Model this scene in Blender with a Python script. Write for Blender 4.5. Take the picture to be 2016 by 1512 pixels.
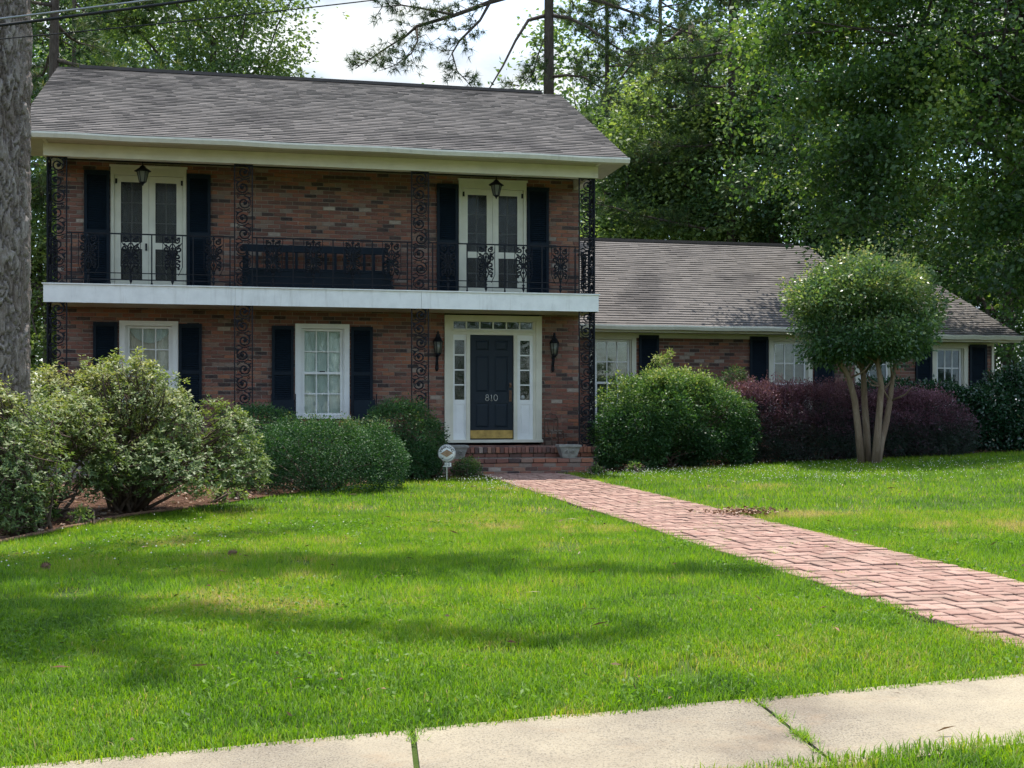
import bpy, math, random
import numpy as np
from mathutils import Vector, Matrix

scene = bpy.context.scene
for o in list(bpy.data.objects):
    bpy.data.objects.remove(o)
col = scene.collection
R = math.radians

# ------------------------------------------------------------------ camera
CAM_H, FPX, CX, HY = 1.335, 2450.0, 1008.0, 815.0
cd = bpy.data.cameras.new('camera')
cam = bpy.data.objects.new('camera', cd); col.objects.link(cam)
cam.location = (0, 0, CAM_H); cam.rotation_euler = (R(90), 0, 0)
cd.sensor_width = 36.0; cd.lens = 36.0 * FPX / 2016.0
cd.shift_y = (HY - 756.0) / 2016.0
cd.clip_start = 0.05; cd.clip_end = 2000
scene.camera = cam

# ------------------------------------------------------------------ sky, sun, exposure
HA = R(12.1)                                    # the house front is turned this much
HU = Vector((math.cos(HA), math.sin(HA), 0)); HV = Vector((-math.sin(HA), math.cos(HA), 0))
SUN = (HU * 0.10 + HV * 0.30 + Vector((0, 0, 1))).normalized()   # towards the sun: high, behind the house
sun_elev = math.asin(SUN.z); sun_az = math.atan2(SUN.x, SUN.y)
world = bpy.data.worlds.new('World'); scene.world = world; world.use_nodes = True
nt = world.node_tree; nt.nodes.clear()
wo = nt.nodes.new('ShaderNodeOutputWorld'); bg = nt.nodes.new('ShaderNodeBackground')
sky = nt.nodes.new('ShaderNodeTexSky'); sky.sky_type = 'NISHITA'; sky.sun_disc = False
sky.sun_elevation = sun_elev; sky.sun_rotation = sun_az
sky.dust_density = 1.0; sky.air_density = 1.0
tc = nt.nodes.new('ShaderNodeTexCoord'); mp = nt.nodes.new('ShaderNodeMapping')
mp.inputs['Scale'].default_value = (1.0, 1.0, 2.2)
nz = nt.nodes.new('ShaderNodeTexNoise'); nz.inputs['Scale'].default_value = 3.4
nz.inputs['Detail'].default_value = 9; nz.inputs['Roughness'].default_value = 0.58
cr = nt.nodes.new('ShaderNodeValToRGB'); cr.color_ramp.elements[0].position = 0.40; cr.color_ramp.elements[1].position = 0.60
cr.color_ramp.elements[0].color = (0.12, 0.12, 0.12, 1); cr.color_ramp.elements[1].color = (1, 1, 1, 1)
nz2 = nt.nodes.new('ShaderNodeTexNoise'); nz2.inputs['Scale'].default_value = 7.0; nz2.inputs['Detail'].default_value = 6
cr2 = nt.nodes.new('ShaderNodeValToRGB')
cr2.color_ramp.elements[0].position = 0.42; cr2.color_ramp.elements[1].position = 0.62
cr2.color_ramp.elements[0].color = (1.0, 1.32, 1.75, 1); cr2.color_ramp.elements[1].color = (2.3, 2.4, 2.45, 1)
mx = nt.nodes.new('ShaderNodeMixRGB')
L = nt.links.new
L(tc.outputs['Generated'], mp.inputs['Vector']); L(mp.outputs['Vector'], nz.inputs['Vector']); L(mp.outputs['Vector'], nz2.inputs['Vector'])
L(nz.outputs['Fac'], cr.inputs['Fac']); L(nz2.outputs['Fac'], cr2.inputs['Fac'])
L(cr.outputs['Color'], mx.inputs['Fac']); L(sky.outputs['Color'], mx.inputs['Color1']); L(cr2.outputs['Color'], mx.inputs['Color2'])
L(mx.outputs['Color'], bg.inputs['Color']); bg.inputs['Strength'].default_value = 0.15
L(bg.outputs['Background'], wo.inputs['Surface'])
sd = bpy.data.lights.new('sun', 'SUN'); sd.energy = 2.15; sd.angle = R(0.53); sd.color = (1.0, 0.95, 0.86)
so = bpy.data.objects.new('sun', sd); col.objects.link(so)
so.rotation_euler = SUN.to_track_quat('Z', 'Y').to_euler(); so.location = (-10, 10, 40)
vs = scene.view_settings
scene.display_settings.display_device = 'sRGB'
vs.view_transform = 'Standard'; vs.look = 'None'; vs.gamma = 1.0; vs.use_curve_mapping = False
vs.exposure = 1.72
scene.render.engine = 'CYCLES'
cy = scene.cycles
cy.max_bounces = 6; cy.diffuse_bounces = 3; cy.glossy_bounces = 2; cy.transmission_bounces = 3; cy.transparent_max_bounces = 10
cy.caustics_reflective = False; cy.caustics_refractive = False; cy.sample_clamp_indirect = 4.0
cy.use_denoising = True
try: cy.denoising_prefilter = 'NONE'; cy.denoising_input_passes = 'RGB_ALBEDO_NORMAL'
except Exception: pass
try: cy.denoiser = 'OPENIMAGEDENOISE'
except Exception: pass

# ------------------------------------------------------------------ helpers
def at(x, y, D):                                # photo pixel at distance D -> world point
    return Vector(((x - CX) / FPX * D, D, CAM_H + (HY - y) / FPX * D))
def gz(X, Y):                                   # height of the ground
    t = min(1.0, max(0.0, (Y - 10) / 15.0))
    return 0.0125 * (min(Y, 34) - 5) * (1 if Y > -5 else 0) - (0.125 if Y <= -5 else 0) + 0.03 * min(max(0.0, X - 1), 14) * t * t * (3 - 2 * t)
def gzn(X, Y):
    t = np.clip((Y - 10) / 15.0, 0, 1)
    return 0.0125 * (np.clip(Y, -5, 34) - 5) + 0.03 * np.clip(X - 1, 0, 14) * t * t * (3 - 2 * t)
HP = Vector(((969 - CX) / FPX * 24.5, 24.5, 0))
def hw(s, t, z=0.0): return HP + HU * s + HV * t + Vector((0, 0, z))      # house frame -> world
def hs(X, Y):                                                            # world -> house frame (numpy ok)
    dx = X - HP.x; dy = Y - HP.y
    return dx * HU.x + dy * HU.y, dx * HV.x + dy * HV.y

def link(o, parent=None):
    col.objects.link(o)
    if parent is not None: o.parent = parent
    return o
def tag(o, label=None, cat=None, group=None, kind=None):
    if label: o['label'] = label
    if cat: o['category'] = cat
    if group: o['group'] = group
    if kind: o['kind'] = kind
    return o
def empty(name, loc=(0, 0, 0), rz=0.0, parent=None):
    o = bpy.data.objects.new(name, None); o.empty_display_size = 0.2
    o.location = loc; o.rotation_euler = (0, 0, rz)
    return link(o, parent)
def copy_tree(o, parent=None):
    c = o.copy(); link(c, parent)
    for ch in list(o.children): copy_tree(ch, c)
    return c

class MB:
    """collects faces; build() makes ONE mesh object"""
    def __init__(s): s.v = []; s.f = []; s.r = []; s.sm = []
    def add(s, vs_, fs_, r=0.5, smooth=False):
        n = len(s.v); s.v.extend([tuple(p) for p in vs_])
        for f in fs_: s.f.append(tuple(i + n for i in f)); s.r.append(r); s.sm.append(smooth)
    def box(s, x0, x1, y0, y1, z0, z1, r=0.5):
        s.add([(x0, y0, z0), (x1, y0, z0), (x1, y1, z0), (x0, y1, z0), (x0, y0, z1), (x1, y0, z1), (x1, y1, z1), (x0, y1, z1)],
              [(0, 3, 2, 1), (4, 5, 6, 7), (0, 1, 5, 4), (1, 2, 6, 5), (2, 3, 7, 6), (3, 0, 4, 7)], r)
    def hexa(s, p, r=0.5):       # 8 points: bottom ring 4, top ring 4
        s.add(p, [(0, 3, 2, 1), (4, 5, 6, 7), (0, 1, 5, 4), (1, 2, 6, 5), (2, 3, 7, 6), (3, 0, 4, 7)], r)
    def tube(s, pts, rad, n=6, cap=True, r=0.5, smooth=True):
        pts = [Vector(p) for p in pts]
        if not hasattr(rad, '__len__'): rad = [rad] * len(pts)
        t0 = (pts[1] - pts[0]).normalized()
        a = t0.orthogonal().normalized(); vs_ = []
        for i, p in enumerate(pts):
            t = (pts[min(i + 1, len(pts) - 1)] - pts[max(i - 1, 0)])
            if t.length < 1e-9: t = t0
            t.normalize()
            a = a - t * a.dot(t)
            if a.length < 1e-6: a = t.orthogonal()
            a.normalize(); b = t.cross(a)
            for k in range(n):
                w = 2 * math.pi * k / n
                vs_.append(p + (a * math.cos(w) + b * math.sin(w)) * rad[i])
        fs_ = [(i * n + k, i * n + (k + 1) % n, (i + 1) * n + (k + 1) % n, (i + 1) * n + k) for i in range(len(pts) - 1) for k in range(n)]
        if cap: fs_ += [tuple(reversed(range(n))), tuple(range((len(pts) - 1) * n, len(pts) * n))]
        s.add(vs_, fs_, r, smooth)
    def lathe(s, prof, n=16, c=(0, 0, 0), r=0.5, smooth=True, sx=1.0, sy=1.0, rot=0.0):
        vs_ = []
        for (rr, z) in prof:
            for k in range(n):
                w = 2 * math.pi * k / n + rot
                vs_.append((c[0] + rr * math.cos(w) * sx, c[1] + rr * math.sin(w) * sy, c[2] + z))
        m = len(prof)
        fs_ = [(i * n + k, i * n + (k + 1) % n, (i + 1) * n + (k + 1) % n, (i + 1) * n + k) for i in range(m - 1) for k in range(n)]
        fs_ += [tuple(reversed(range(n))), tuple(range((m - 1) * n, m * n))]
        s.add(vs_, fs_, r, smooth)
    def prism(s, outline, y0, y1, r=0.5):     # outline in xz, extruded along y
        n = len(outline)
        vs_ = [(x, y0, z) for x, z in outline] + [(x, y1, z) for x, z in outline]
        s.add(vs_, [tuple(range(n)), tuple(reversed(range(n, 2 * n)))] + [(k, k + n, (k + 1) % n + n, (k + 1) % n) for k in range(n)], r)
    def mesh(s, name, mat=None):
        me = bpy.data.meshes.new(name); me.from_pydata(s.v, [], s.f)
        a = me.attributes.new('rnd', 'FLOAT', 'FACE'); a.data.foreach_set('value', s.r)
        me.polygons.foreach_set('use_smooth', s.sm)
        if mat: me.materials.append(mat)
        me.update(); return me
    def build(s, name, mat=None, parent=None):
        return link(bpy.data.objects.new(name, s.mesh(name, mat)), parent)

def obj(name, me, parent=None, loc=(0, 0, 0), rot=(0, 0, 0), sc=(1, 1, 1)):
    o = bpy.data.objects.new(name, me); o.location = loc; o.rotation_euler = rot; o.scale = sc
    return link(o, parent)
def box_part(name, mat, parent, *b, bev=0.0):
    m = MB(); m.box(*b); o = m.build(name, mat, parent)
    return o
def np_obj(name, V, F, rnd, mat, parent=None, smooth=False):
    me = bpy.data.meshes.new(name)
    V = np.ascontiguousarray(V, dtype=np.float32); F = np.ascontiguousarray(F, dtype=np.int32)
    nf, k = F.shape
    me.vertices.add(len(V)); me.vertices.foreach_set('co', V.ravel())
    me.loops.add(nf * k); me.loops.foreach_set('vertex_index', F.ravel())
    me.polygons.add(nf); me.polygons.foreach_set('loop_start', np.arange(0, nf * k, k, dtype=np.int32))
    if smooth: me.polygons.foreach_set('use_smooth', np.ones(nf, dtype=bool))
    a = me.attributes.new('rnd', 'FLOAT', 'FACE'); a.data.foreach_set('value', np.ascontiguousarray(rnd, dtype=np.float32))
    me.update(calc_edges=True)
    if mat: me.materials.append(mat)
    return link(bpy.data.objects.new(name, me), parent)
def vnoise(x, y, seed=0):                        # smooth value noise, numpy
    x = np.asarray(x, dtype=float); y = np.asarray(y, dtype=float)
    xi = np.floor(x).astype(np.int64); yi = np.floor(y).astype(np.int64); fx = x - xi; fy = y - yi
    def h(a, b):
        n = (a * 374761393 + b * 668265263 + seed * 974711) & 0xffffffff
        n = ((n ^ (n >> 13)) * 1274126177) & 0xffffffff
        return ((n ^ (n >> 16)) & 0xffff) / 65535.0
    ux = fx * fx * (3 - 2 * fx); uy = fy * fy * (3 - 2 * fy)
    return (h(xi, yi) * (1 - ux) + h(xi + 1, yi) * ux) * (1 - uy) + (h(xi, yi + 1) * (1 - ux) + h(xi + 1, yi + 1) * ux) * uy
def fbm(x, y, seed=0, o=4):
    return sum(vnoise(x * 2 ** i, y * 2 ** i, seed + i * 17) * 0.5 ** i for i in range(o)) / sum(0.5 ** i for i in range(o))
def text_mesh(txt, size, depth, name, mat):      # one run of letters as a mesh, lying in xz, facing -y
    c = bpy.data.curves.new(name, 'FONT'); c.body = txt; c.size = size; c.extrude = depth; c.align_x = 'CENTER'; c.align_y = 'CENTER'
    c.resolution_u = 3
    t = bpy.data.objects.new(name, c); col.objects.link(t)
    dg = bpy.context.evaluated_depsgraph_get()
    me = bpy.data.meshes.new_from_object(t.evaluated_get(dg))
    bpy.data.objects.remove(t); bpy.data.curves.remove(c)
    me.transform(Matrix.Rotation(R(90), 4, 'X')); me.name = name
    me.materials.clear(); me.materials.append(mat)
    return me

# ------------------------------------------------------------------ materials
def newmat(name):
    m = bpy.data.materials.new(name); m.use_nodes = True
    n = m.node_tree; return m, n, n.nodes['Principled BSDF']
def node(n, t, **kw):
    q = n.nodes.new(t)
    for k, v in kw.items():
        if k in q.inputs: q.inputs[k].default_value = v
        else: setattr(q, k, v)
    return q
def ramp(n, stops, src):
    q = n.nodes.new('ShaderNodeValToRGB'); e = q.color_ramp.elements
    while len(e) < len(stops): e.new(0.5)
    for i, (p, c) in enumerate(stops): e[i].position = p; e[i].color = (*c, 1)
    n.links.new(src, q.inputs['Fac']); return q.outputs['Color']
def bump(n, p, src, strength=0.3, dist=0.01):
    b = n.nodes.new('ShaderNodeBump'); b.inputs['Strength'].default_value = strength; b.inputs['Distance'].default_value = dist
    n.links.new(src, b.inputs['Height']); n.links.new(b.outputs['Normal'], p.inputs['Normal'])
def noise(n, scale, detail=4, rough=0.55, vec=None, dist=0.0):
    q = n.nodes.new('ShaderNodeTexNoise'); q.inputs['Scale'].default_value = scale; q.inputs['Detail'].default_value = detail
    q.inputs['Roughness'].default_value = rough; q.inputs['Distortion'].default_value = dist
    if vec is not None: n.links.new(vec, q.inputs['Vector'])
    return q.outputs['Fac']
def mapv(n, scale=(1, 1, 1), out='Object'):
    t = n.nodes.new('ShaderNodeTexCoord'); m = n.nodes.new('ShaderNodeMapping'); m.inputs['Scale'].default_value = scale
    n.links.new(t.outputs[out], m.inputs['Vector']); return m.outputs['Vector']
def posv(n, scale=(1, 1, 1)):
    t = n.nodes.new('ShaderNodeNewGeometry'); m = n.nodes.new('ShaderNodeMapping'); m.inputs['Scale'].default_value = scale
    n.links.new(t.outputs['Position'], m.inputs['Vector']); return m.outputs['Vector']
def mixc(n, fac, a, b, mode='MIX'):
    q = n.nodes.new('ShaderNodeMixRGB'); q.blend_type = mode
    for k, v in (('Fac', fac), ('Color1', a), ('Color2', b)):
        if hasattr(v, 'is_linked'): n.links.new(v, q.inputs[k])
        elif k == 'Fac': q.inputs[k].default_value = v
        else: q.inputs[k].default_value = (*v, 1)
    return q.outputs['Color']
def attr(n, name='rnd'):
    q = n.nodes.new('ShaderNodeAttribute'); q.attribute_name = name; return q.outputs['Fac']
def plain(name, c, rough=0.6, spec=0.4, metal=0.0, wear=0.12, scale=6.0, bmp=0.0, c2=None):
    m, n, p = newmat(name)
    f = noise(n, scale, 6, 0.6, posv(n))
    c2 = c2 or tuple(max(0, v * (1 - wear * 2.2)) for v in c)
    cc = ramp(n, [(0.3, c2), (0.62, c)], f)
    n.links.new(cc, p.inputs['Base Color'])
    p.inputs['Roughness'].default_value = rough; p.inputs['Metallic'].default_value = metal; p.inputs['Specular IOR Level'].default_value = spec
    if bmp: bump(n, p, noise(n, scale * 9, 5, 0.6, posv(n)), bmp, 0.004)
    return m
def brick_mat(name, from_object, bright=1.0):
    m, n, p = newmat(name)
    if from_object:
        q = n.nodes.new('ShaderNodeObjectInfo'); r = q.outputs['Random']
    else: r = attr(n)
    B = lambda *c: tuple(v * bright for v in c)
    stops = [(0.0, B(0.022, 0.021, 0.024)), (0.08, B(0.040, 0.033, 0.034)), (0.15, B(0.085, 0.050, 0.042)), (0.28, B(0.125, 0.058, 0.046)),
             (0.42, B(0.155, 0.068, 0.052)), (0.55, B(0.175, 0.088, 0.066)), (0.68, B(0.20, 0.080, 0.056)), (0.80, B(0.25, 0.105, 0.060)),
             (0.88, B(0.21, 0.125, 0.088)), (0.97, B(0.16, 0.125, 0.105)), (1.0, B(0.34, 0.29, 0.24))]
    base = ramp(n, stops, r)
    f = noise(n, 22, 6, 0.65, posv(n)); base = mixc(n, ramp(n, [(0.35, (0, 0, 0)), (0.75, (0.6, 0.6, 0.6))], f), base, B(0.13, 0.075, 0.058))
    f2 = noise(n, 9, 5, 0.7, posv(n, (1, 1, 2.5))); base = mixc(n, ramp(n, [(0.66, (0, 0, 0)), (0.82, (0.55, 0.55, 0.55))], f2), base, B(0.42, 0.36, 0.30))
    n.links.new(base, p.inputs['Base Color']); p.inputs['Roughness'].default_value = 0.88; p.inputs['Specular IOR Level'].default_value = 0.2
    bump(n, p, noise(n, 70, 5, 0.6, posv(n)), 0.5, 0.006)
    return m
def leaf_mat(name, stops, trans=0.35, rough=0.45, spec=0.5, tcol=1.35):
    m, n, p = newmat(name)
    c = ramp(n, stops, attr(n))
    n.links.new(c, p.inputs['Base Color']); p.inputs['Roughness'].default_value = rough; p.inputs['Specular IOR Level'].default_value = spec
    tr = n.nodes.new('ShaderNodeBsdfTranslucent')
    tcx = mixc(n, 1.0, c, (tcol * 1.1, tcol * 1.15, tcol * 0.55), 'MULTIPLY'); n.links.new(tcx, tr.inputs['Color'])
    ms = n.nodes.new('ShaderNodeMixShader'); ms.inputs['Fac'].default_value = trans
    n.links.new(p.outputs['BSDF'], ms.inputs[1]); n.links.new(tr.outputs['BSDF'], ms.inputs[2])
    n.links.new(ms.outputs['Shader'], n.nodes['Material Output'].inputs['Surface'])
    return m
M = {}
M['brick_o'] = brick_mat('brick_red_single', True, 1.35); M['brick_a'] = brick_mat('brick_red_field', False, 1.35)
M['mortar'] = plain('mortar_grey', (0.33, 0.285, 0.245), 0.95, 0.1, scale=14, bmp=0.4)
M['white'] = plain('white_paint', (0.82, 0.83, 0.80), 0.5, 0.35, wear=0.05, scale=3)
M['cream'] = plain('cream_paint', (0.68, 0.66, 0.54), 0.5, 0.35, wear=0.06, scale=3)
M['navy'] = plain('navy_shutter_paint', (0.006, 0.014, 0.024), 0.6, 0.2, wear=0.12)
M['doorpaint'] = plain('navy_door_paint', (0.008, 0.017, 0.027), 0.5, 0.25, wear=0.08)
M['iron'] = plain('black_iron', (0.008, 0.010, 0.015), 0.6, 0.22, wear=0.15, scale=12)
M['brass'] = plain('aged_brass', (0.42, 0.29, 0.10), 0.42, 0.5, metal=0.85, wear=0.2, scale=9)
M['pewter'] = plain('pale_metal', (0.55, 0.54, 0.50), 0.4, 0.5, metal=0.5)
M['dark'] = plain('dark_interior', (0.02, 0.02, 0.022), 0.9, 0.1)
M['curtain'] = plain('white_curtain', (0.82, 0.87, 0.85), 0.9, 0.1, wear=0.04)
M['curtain_cream'] = plain('cream_curtain', (0.84, 0.73, 0.63), 0.9, 0.1, wear=0.05)
M['drape'] = plain('grey_drape', (0.62, 0.62, 0.60), 0.9, 0.1)
M['blind'] = plain('green_grey_blind', (0.13, 0.165, 0.14), 0.8, 0.2)
M['screen'] = plain('screen_mesh', (0.055, 0.056, 0.052), 0.8, 0.2)
M['soffit'] = plain('soffit_paint', (0.50, 0.47, 0.36), 0.6, 0.3, wear=0.08)
M['stone'] = plain('cast_stone', (0.30, 0.29, 0.26), 0.9, 0.2, scale=12, wear=0.2, bmp=0.4)
M['lampglass'] = plain('frosted_lamp_glass', (0.16, 0.17, 0.14), 0.3, 0.4)
M['cable'] = plain('black_cable', (0.02, 0.02, 0.022), 0.6, 0.3)
M['cable_silver'] = plain('bare_cable', (0.35, 0.36, 0.36), 0.5, 0.5, metal=0.4)
M['signwhite'] = plain('sign_white', (0.82, 0.82, 0.80), 0.4, 0.4, wear=0.03)
M['signblack'] = plain('sign_black', (0.015, 0.015, 0.016), 0.5, 0.4)
M['signtan'] = plain('sign_tan', (0.40, 0.24, 0.13), 0.5, 0.4)
M['signgrey'] = plain('sign_grey', (0.42, 0.43, 0.42), 0.5, 0.4)
M['ventwhite'] = plain('vent_white', (0.70, 0.70, 0.68), 0.5, 0.4)
M['edging'] = plain('weathered_edging', (0.20, 0.12, 0.08), 0.9, 0.1, wear=0.2, scale=9)
def streaked(name, c):
    m, n, p = newmat(name)
    f = noise(n, 5, 6, 0.6, posv(n)); cc = ramp(n, [(0.3, tuple(v * .88 for v in c)), (0.6, c)], f)
    f2 = noise(n, 3.0, 5, 0.7, posv(n, (3.5, 3.5, .35))); cc = mixc(n, ramp(n, [(0.54, (0, 0, 0)), (0.78, (0.38, 0.38, 0.38))], f2), cc, (0.30, 0.28, 0.22))
    f3 = noise(n, 40, 4, 0.7, posv(n)); cc = mixc(n, ramp(n, [(0.68, (0, 0, 0)), (0.74, (0.5, 0.5, 0.5))], f3), cc, (0.36, 0.33, 0.27))
    n.links.new(cc, p.inputs['Base Color']); p.inputs['Roughness'].default_value = 0.55; p.inputs['Specular IOR Level'].default_value = 0.3
    bump(n, p, noise(n, 2.2, 3, 0.5, posv(n)), 0.25, 0.02); return m
M['fascia'] = streaked('weathered_white_trim', (0.82, 0.83, 0.80)); M['gutter'] = streaked('weathered_cream_gutter', (0.62, 0.60, 0.50))
def glass_mat():
    m, n, p = newmat('window_glass'); n.nodes.remove(p)
    t = n.nodes.new('ShaderNodeBsdfTransparent'); t.inputs['Color'].default_value = (0.93, 0.97, 0.95, 1)
    g = n.nodes.new('ShaderNodeBsdfGlossy'); g.inputs['Roughness'].default_value = 0.04; g.inputs['Color'].default_value = (0.9, 0.95, 0.95, 1)
    fr = n.nodes.new('ShaderNodeFresnel'); fr.inputs['IOR'].default_value = 1.52
    bp = n.nodes.new('ShaderNodeBump'); bp.inputs['Strength'].default_value = 0.12; bp.inputs['Distance'].default_value = 0.02
    n.links.new(noise(n, 3.0, 2, 0.5, posv(n)), bp.inputs['Height']); n.links.new(bp.outputs['Normal'], g.inputs['Normal'])
    ms = n.nodes.new('ShaderNodeMixShader'); n.links.new(fr.outputs['Fac'], ms.inputs['Fac'])
    n.links.new(t.outputs['BSDF'], ms.inputs[1]); n.links.new(g.outputs['BSDF'], ms.inputs[2])
    n.links.new(ms.outputs['Shader'], n.nodes['Material Output'].inputs['Surface']); return m
M['glass'] = glass_mat()
def shingle_mat():
    m, n, p = newmat('asphalt_shingle')
    c = ramp(n, [(0.0, (0.075, 0.069, 0.067)), (0.35, (0.125, 0.115, 0.110)), (0.65, (0.165, 0.150, 0.142)), (1.0, (0.22, 0.20, 0.19))], attr(n))
    f = noise(n, 0.55, 5, 0.6, posv(n)); c = mixc(n, ramp(n, [(0.52, (0, 0, 0)), (0.64, (0.85, 0.85, 0.85))], f), c, (0.060, 0.055, 0.056))   # algae stains
    f2 = noise(n, 60, 3, 0.7, posv(n)); c = mixc(n, ramp(n, [(0.3, (0, 0, 0)), (0.8, (0.45, 0.45, 0.45))], f2), c, (0.20, 0.185, 0.17))
    n.links.new(c, p.inputs['Base Color']); p.inputs['Roughness'].default_value = 0.95; p.inputs['Specular IOR Level'].default_value = 0.15
    bump(n, p, noise(n, 120, 4, 0.6, posv(n)), 0.4, 0.004); return m
M['shingle'] = shingle_mat()
M['ridge'] = plain('ridge_vent_dark', (0.045, 0.043, 0.043), 0.9, 0.15, scale=8)
def concrete_mat():
    m, n, p = newmat('sidewalk_concrete')
    f = noise(n, 1.3, 6, 0.6, posv(n)); c = ramp(n, [(0.3, (0.185, 0.15, 0.112)), (0.5, (0.255, 0.218, 0.162)), (0.7, (0.32, 0.275, 0.20))], f)
    v = n.nodes.new('ShaderNodeTexVoronoi'); v.inputs['Scale'].default_value = 60; n.links.new(posv(n), v.inputs['Vector'])
    c = mixc(n, ramp(n, [(0.0, (0.75, 0.75, 0.75)), (0.28, (0, 0, 0))], v.outputs['Distance']), c, (0.38, 0.35, 0.30))
    f3 = noise(n, 115, 3, 0.75, posv(n, (1, .6, 1))); c = mixc(n, ramp(n, [(0.50, (0, 0, 0)), (0.62, (0.8, 0.8, 0.8))], f3), c, (0.10, 0.085, 0.066))
    f4 = noise(n, 2.6, 5, 0.7, posv(n, (1, 1.5, 1))); c = mixc(n, ramp(n, [(0.55, (0, 0, 0)), (0.75, (0.6, 0.6, 0.6))], f4), c, (0.27, 0.19, 0.12))
    f5 = noise(n, 0.7, 4, 0.6, posv(n)); c = mixc(n, ramp(n, [(0.42, (0, 0, 0)), (0.62, (0.75, 0.75, 0.75))], f5), c, mixc(n, 0.5, c, (0.52, 0.44, 0.30)))  # broad cream patches: sunlit areas put into the concrete colour
    f6 = noise(n, 16, 6, 0.75, posv(n, (1, 2.2, 1))); c = mixc(n, ramp(n, [(0.64, (0, 0, 0)), (0.76, (0.5, 0.5, 0.5))], f6), c, (0.14, 0.115, 0.085))
    n.links.new(c, p.inputs['Base Color']); p.inputs['Roughness'].default_value = 0.92; p.inputs['Specular IOR Level'].default_value = 0.2
    bump(n, p, noise(n, 110, 4, 0.7, posv(n)), 0.8, 0.006); return m
M['concrete'] = concrete_mat()
def paver_mat(name, from_object):
    m, n, p = newmat(name)
    r = n.nodes.new('ShaderNodeObjectInfo').outputs['Random'] if from_object else attr(n)
    c = ramp(n, [(0.0, (0.221, 0.123, 0.095)), (0.3, (0.299, 0.175, 0.137)), (0.6, (0.341, 0.204, 0.162)), (0.85, (0.376, 0.242, 0.190)), (1.0, (0.263, 0.141, 0.108))], r)
    f = noise(n, 7, 6, 0.65, posv(n)); c = mixc(n, ramp(n, [(0.4, (0, 0, 0)), (0.75, (0.6, 0.6, 0.6))], f), c, (0.395, 0.288, 0.229))
    f2 = noise(n, 55, 4, 0.7, posv(n)); c = mixc(n, ramp(n, [(0.62, (0, 0, 0)), (0.8, (0.5, 0.5, 0.5))], f2), c, (0.156, 0.097, 0.076))
    f3 = noise(n, 1.7, 6, 0.7, posv(n)); c = mixc(n, ramp(n, [(0.50, (0, 0, 0)), (0.72, (0.6, 0.6, 0.6))], f3), c, (0.203, 0.154, 0.114))
    n.links.new(c, p.inputs['Base Color']); p.inputs['Roughness'].default_value = 0.9; p.inputs['Specular IOR Level'].default_value = 0.2
    bump(n, p, noise(n, 90, 4, 0.6, posv(n)), 0.5, 0.004); return m
M['paver_o'] = paver_mat('paver_single', True); M['paver_a'] = paver_mat('paver_field', False)
M['joint'] = plain('path_joint_dirt', (0.035, 0.027, 0.021), 0.95, 0.1, scale=20, bmp=0.5)
def soil_mat(name, a, b, sc=5):
    m, n, p = newmat(name)
    c = ramp(n, [(0.3, a), (0.7, b)], noise(n, sc, 8, 0.7, posv(n))); n.links.new(c, p.inputs['Base Color'])
    p.inputs['Roughness'].default_value = 0.97; p.inputs['Specular IOR Level'].default_value = 0.1
    bump(n, p, noise(n, sc * 8, 6, 0.7, posv(n)), 0.8, 0.03); return m
M['lawnbase'] = soil_mat('lawn_thatch', (0.045, 0.085, 0.016), (0.085, 0.12, 0.03), 4)
M['mulch'] = soil_mat('pine_straw_mulch', (0.050, 0.028, 0.019), (0.14, 0.075, 0.048), 6)
def bark_mat(name, stops, sc=(6, 6, 1.4), big=False):
    m, n, p = newmat(name)
    f = noise(n, 2.6, 8, 0.68, mapv(n, sc), 0.8)
    c = ramp(n, stops, f)
    if big: c = mixc(n, 0.7, c, ramp(n, [(0, (0.17, 0.13, 0.105)), (0.5, (0.30, 0.25, 0.215)), (1, (0.46, 0.41, 0.37))], attr(n)))
    n.links.new(c, p.inputs['Base Color']); p.inputs['Roughness'].default_value = 0.95; p.inputs['Specular IOR Level'].default_value = 0.1
    bump(n, p, noise(n, 9, 8, 0.75, mapv(n, sc), 0.5), 0.9, 0.03); return m
M['pinebark'] = bark_mat('pine_bark_plates', [(0.3, (0.075, 0.055, 0.045)), (0.5, (0.17, 0.135, 0.115)), (0.7, (0.28, 0.245, 0.22))], big=True)
M['bark'] = bark_mat('grey_brown_bark', [(0.3, (0.045, 0.035, 0.028)), (0.55, (0.10, 0.08, 0.065)), (0.75, (0.17, 0.145, 0.125))])
M['crapebark'] = bark_mat('smooth_tan_bark', [(0.3, (0.14, 0.095, 0.065)), (0.55, (0.23, 0.165, 0.115)), (0.75, (0.34, 0.27, 0.205))], (3, 3, 0.6))
M['twig'] = plain('grey_twig', (0.13, 0.095, 0.075), 0.95, 0.1, scale=14, wear=0.2)
G = lambda *s: list(s)
M['grass'] = leaf_mat('grass_blade', [(0.0, (0.044, 0.1, 0.008)), (0.3, (0.095, 0.2, 0.009)), (0.6, (0.158, 0.275, 0.01)), (0.9, (0.235, 0.3, 0.018)), (1.0, (0.36, 0.29, 0.12))], 0.42, 0.5, 0.3, 1.5)
M['clover'] = plain('clover_white', (0.72, 0.70, 0.62), 0.8, 0.2)
M['straw'] = leaf_mat('straw_litter', G((0.0, (0.06, 0.032, 0.02)), (0.5, (0.17, 0.09, 0.055)), (0.85, (0.30, 0.19, 0.13)), (1.0, (0.48, 0.38, 0.30))), 0.05, 0.9, 0.1)
M['bigleaf'] = leaf_mat('broad_leaf_mid', [(0.0, (0.03, 0.07, 0.022)), (0.4, (0.058, 0.12, 0.03)), (0.75, (0.11, 0.185, 0.04)), (1.0, (0.22, 0.28, 0.065))], 0.42, 0.4, 0.5)
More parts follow.
